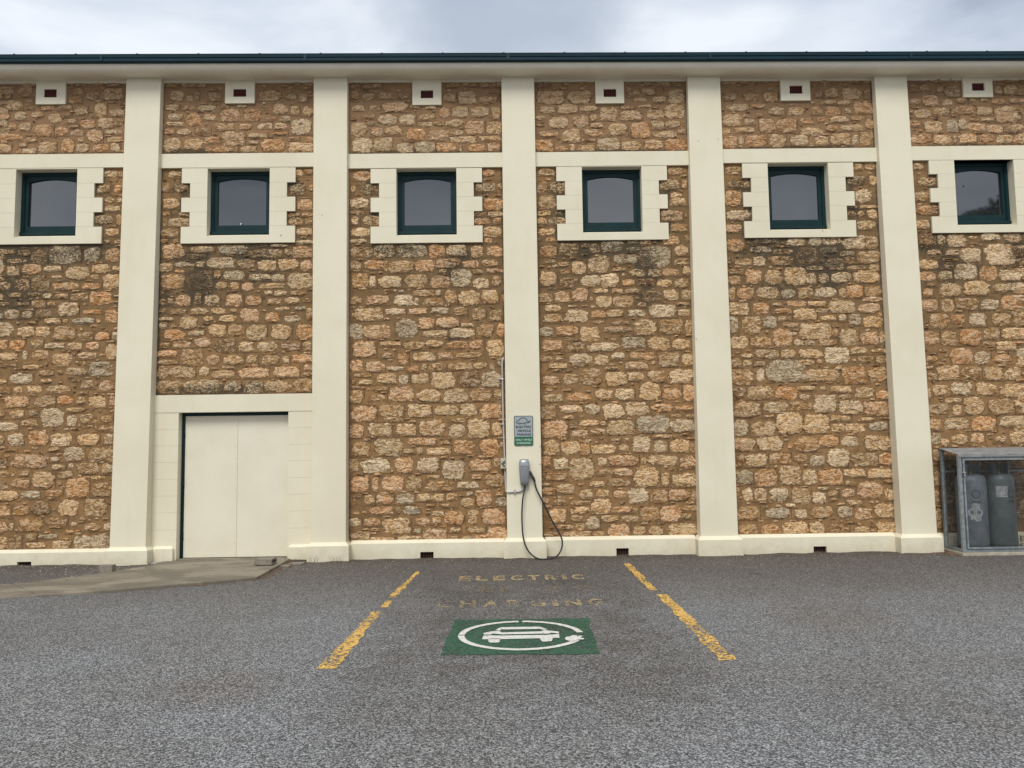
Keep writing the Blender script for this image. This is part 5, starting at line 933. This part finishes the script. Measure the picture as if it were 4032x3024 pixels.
e_, wrap, zc = cylinder(6.625, -.33, .196, 1.12, M_CYL, 'blue grey gas cylinder with torn paper label, left one inside the cage', -.045, 'ORIGIN')
m = MB(); pts = [(-.065, .56), (.02, .53), (.07, .545), (.075, .60), (.10, .66), (.055, .72), (.06, .77), (.0, .79), (-.04, .775), (-.045, .72), (-.09, .68), (-.085, .61), (-.055, .60)]
cc_ = (0, .66); 
pts = [(x-.065, z-.065) for x, z in pts]; cc_ = (-.065, .595)
for k in range(len(pts)): m.add([(cc_[0], 0, cc_[1]), (pts[k][0], 0, pts[k][1]), (pts[(k+1) % len(pts)][0], 0, pts[(k+1) % len(pts)][1])], [(0, 1, 2)])
wrap(m, .0035).build('torn_label', M_PAPER, e_)
e_, wrap, zc = cylinder(7.035, -.33, .190, 1.12, M_CYL2, 'dark grey gas cylinder with square white label, right one inside the cage', .045, 'ORIGIN')
m = MB(); 
for k in range(6): x0_, x1_ = -.150+.024*k, -.150+.024*(k+1); m.add([(x0_, 0, .80), (x1_, 0, .80), (x1_, 0, .955), (x0_, 0, .955)], [(0, 1, 2, 3)])
wrap(m, .0015).build('paper_label', M_PAPER, e_)
m = MB()
for k in range(4): m.add([(.08, 0, .50-k*.022), (.15, 0, .50-k*.022), (.15, 0, .508-k*.022), (.08, 0, .508-k*.022)], [(0, 1, 2, 3)])
wrap(m).build('small_print', M_BLACKP, e_)
m = MB(); m.box(7.33, 7.60, -.30, -.27, .155, .235); m.box(7.33, 7.60, -.30, -.27, .075, .125); tag(m.build('timber_slat_rack', M_CONC2, loc=(7.45, -.28, .055)), 'low pale slatted rack at the back right of the cage', 'rack')

# ------------------------------------------------------------------ litter, chips, twig
def scatter(name, mat, n, fn, size, label, flat=.25):
    m = MB()
    for _ in range(n):
        x, y = fn(); s_ = random.uniform(*size); z_ = gz(x, y); a = random.random()*6.28; t = random.uniform(.5, 1.1); up_ = s_*flat*random.uniform(.5, 1.6)
        c_, s2 = math.cos(a)*s_, math.sin(a)*s_; m.add([(x-c_, y-s2, z_+.001), (x+s2*t, y-c_*t, z_+.002), (x+c_, y+s2, z_+.001), (x-s2*t, y+c_*t, z_+.002), (x+.2*c_, y, z_+up_)], [(0, 1, 4), (1, 2, 4), (2, 3, 4), (3, 0, 4)])
    o = m.build(name, mat); return tag(o, label, kind='stuff')
rg = random.gauss
def along():
    while True:
        x = random.uniform(-7.9, 7.9)
        if -5.0 < x < -3.1: continue
        pil = any(a[1]-.06 < x < a[3]+.06 for a in PIL); y0 = -.27 if pil else -.10
        return x, y0-abs(rg(0, .035))-.012
scatter('leaf_litter', M_LEAF, 900, along, (.004, .015), 'brown crumbs and dead leaves along the foot of the plinth')
scatter('leaf_litter', M_LEAF, 260, lambda: (6.30+rg(0, .09), -.28-abs(rg(0, .16))), (.008, .024), 'reddish dead leaves between the last pilaster and the cage', .6)
def edge():
    t = random.random(); a = Vector((-3.13, -.15)).lerp(Vector((-3.16, -1.45)), t) if random.random() < .6 else Vector((-3.16, -1.48)).lerp(Vector((-3.9, -1.95)), t)
    return a.x+abs(rg(0, .09))+.01, a.y-abs(rg(0, .05))
scatter('leaf_litter', M_LEAF, 900, edge, (.005, .020), 'dry brown needles along the right edge of the ramp', .3)
scatter('gravel_chips', M_CHIP, 320, lambda: (random.uniform(-7.9, -5.0), -.15-abs(rg(0, .45))), (.004, .013), 'pale loose gravel on the asphalt left of the ramp', .8)
scatter('gravel_chips', M_CHIP, 420, lambda: (random.uniform(-3.05, 7.5), -.3-abs(rg(0, .5))), (.003, .011), 'small pale stone chips near the wall', .8)
scatter('gravel_chips', M_CHIP, 500, lambda: (random.uniform(-7, 7), random.uniform(-9, -1)), (.003, .0065), 'scattered pale chips over the open asphalt', .8)
scatter('gravel_chips', M_CHIP, 140, lambda: (-5.0+random.random()*.6-.1, -.12-abs(rg(0, .05))), (.008, .022), 'crumbled mortar where the ramp meets the wall', .8)
for (x, y, s_, lab) in ((-2.93, -.42, .07, 'flat broken concrete piece just right of the ramp tip'), (-3.02, -.62, .05, 'smaller broken concrete piece in the dry leaves beside the ramp')):
    m = MB(); m.slab([(x+s_*math.cos(t)*random.uniform(.7, 1.3)*1.5, y+s_*math.sin(t)*random.uniform(.7, 1.3)) for t in [k*math.pi/3 for k in range(6)]], .025, -.01); tag(m.build('concrete_piece', M_BLOCK, loc=(x, y, 0), bevel=.004), lab, 'rubble')
x, y = GP(2632+540/1.58, 1400+1362/1.58); m = MB(); m.tube(smooth_path([(x-.07, y+.01, .008), (x-.02, y+.015, .014), (x+.03, y-.005, .008), (x+.08, y-.02, .01)], 4), [.004]*13, 6)
tag(m.build('twig', M_BARK, loc=(x, y, 0)), 'short dark twig lying on the asphalt right of the bay', 'twig')
# dry grass blades at the foot of the second pilaster
m = MB()
for _ in range(42):
    x = random.choice((-2.9, -2.75, -2.45, -2.4, -3.08))+rg(0, .05); y = -.29-abs(rg(0, .02)); a = rg(0, .8); h = random.uniform(.03, .12)
    p0 = Vector((x, y, 0)); p1 = p0+Vector((math.sin(a)*h*.5, -.02, h*.7)); p2 = p0+Vector((math.sin(a)*h*1.4, -.04, h)); w_ = Vector((.0015, 0, 0))
    m.add([p0-w_, p0+w_, p1+w_, p1-w_], [(0, 1, 2, 3)]); m.add([p1-w_, p1+w_, p2], [(0, 1, 2)])
tag(m.build('dry_grass', M_LEAF), 'dry grass blades at the foot of the second pilaster', kind='stuff')

# ------------------------------------------------------------------ tall tree behind the camera (mirrored in the last window)
tr = empty('pine_tree', (29.5, -25, 0), 'tall wide crowned tree across the car park, mirrored in the rightmost window', 'tree')
MB().tube([(29.5, -25, 0), (29.3, -25, 4), (29.6, -25.1, 8), (29.0, -25, 12)], [.45, .36, .28, .15], 12).build('trunk', M_BARK, tr)
m = MB()
for tip in ((23.2, -25, 12.1), (24.5, -24.6, 13.0), (26, -26.5, 14.2), (32, -24, 13), (33.5, -26, 12.2), (28.5, -23.5, 14.8)): m.tube([(29.5, -25.05, 9.2), ((29.5+tip[0])/2, (-25+tip[1])/2, (9.4+tip[2])/2-.3), tip], [.14, .09, .03], 8)
m.build('limb', M_BARK, tr)
m = MB(); rr = random.Random(3)
for (ccx, ccy, ccz, ax, az, nn_) in ((24.6, -25, 12.4, 1.9, .45, 700), (26.6, -25, 13.2, 2.2, .8, 900), (29.3, -25, 14.1, 2.6, 1.1, 900), (32.2, -25, 13.2, 2.3, .9, 700), (33.8, -25, 12.3, 1.6, .5, 400)):
    for _ in range(nn_):
        v = Vector((rr.gauss(0, 1), rr.gauss(0, 1), rr.gauss(0, 1))).normalized()*rr.random()**.4; c_ = Vector((ccx+v.x*ax, ccy+v.y*ax*.8, ccz+v.z*az)); a = Vector((rr.gauss(0, 1), rr.gauss(0, 1), rr.gauss(0, 1))).normalized()*.17; b = a.orthogonal().normalized()*.07
        m.add([c_-a, c_+b, c_+a, c_-b], [(0, 1, 2, 3)])
m.build('crown', M_FOL, tr)
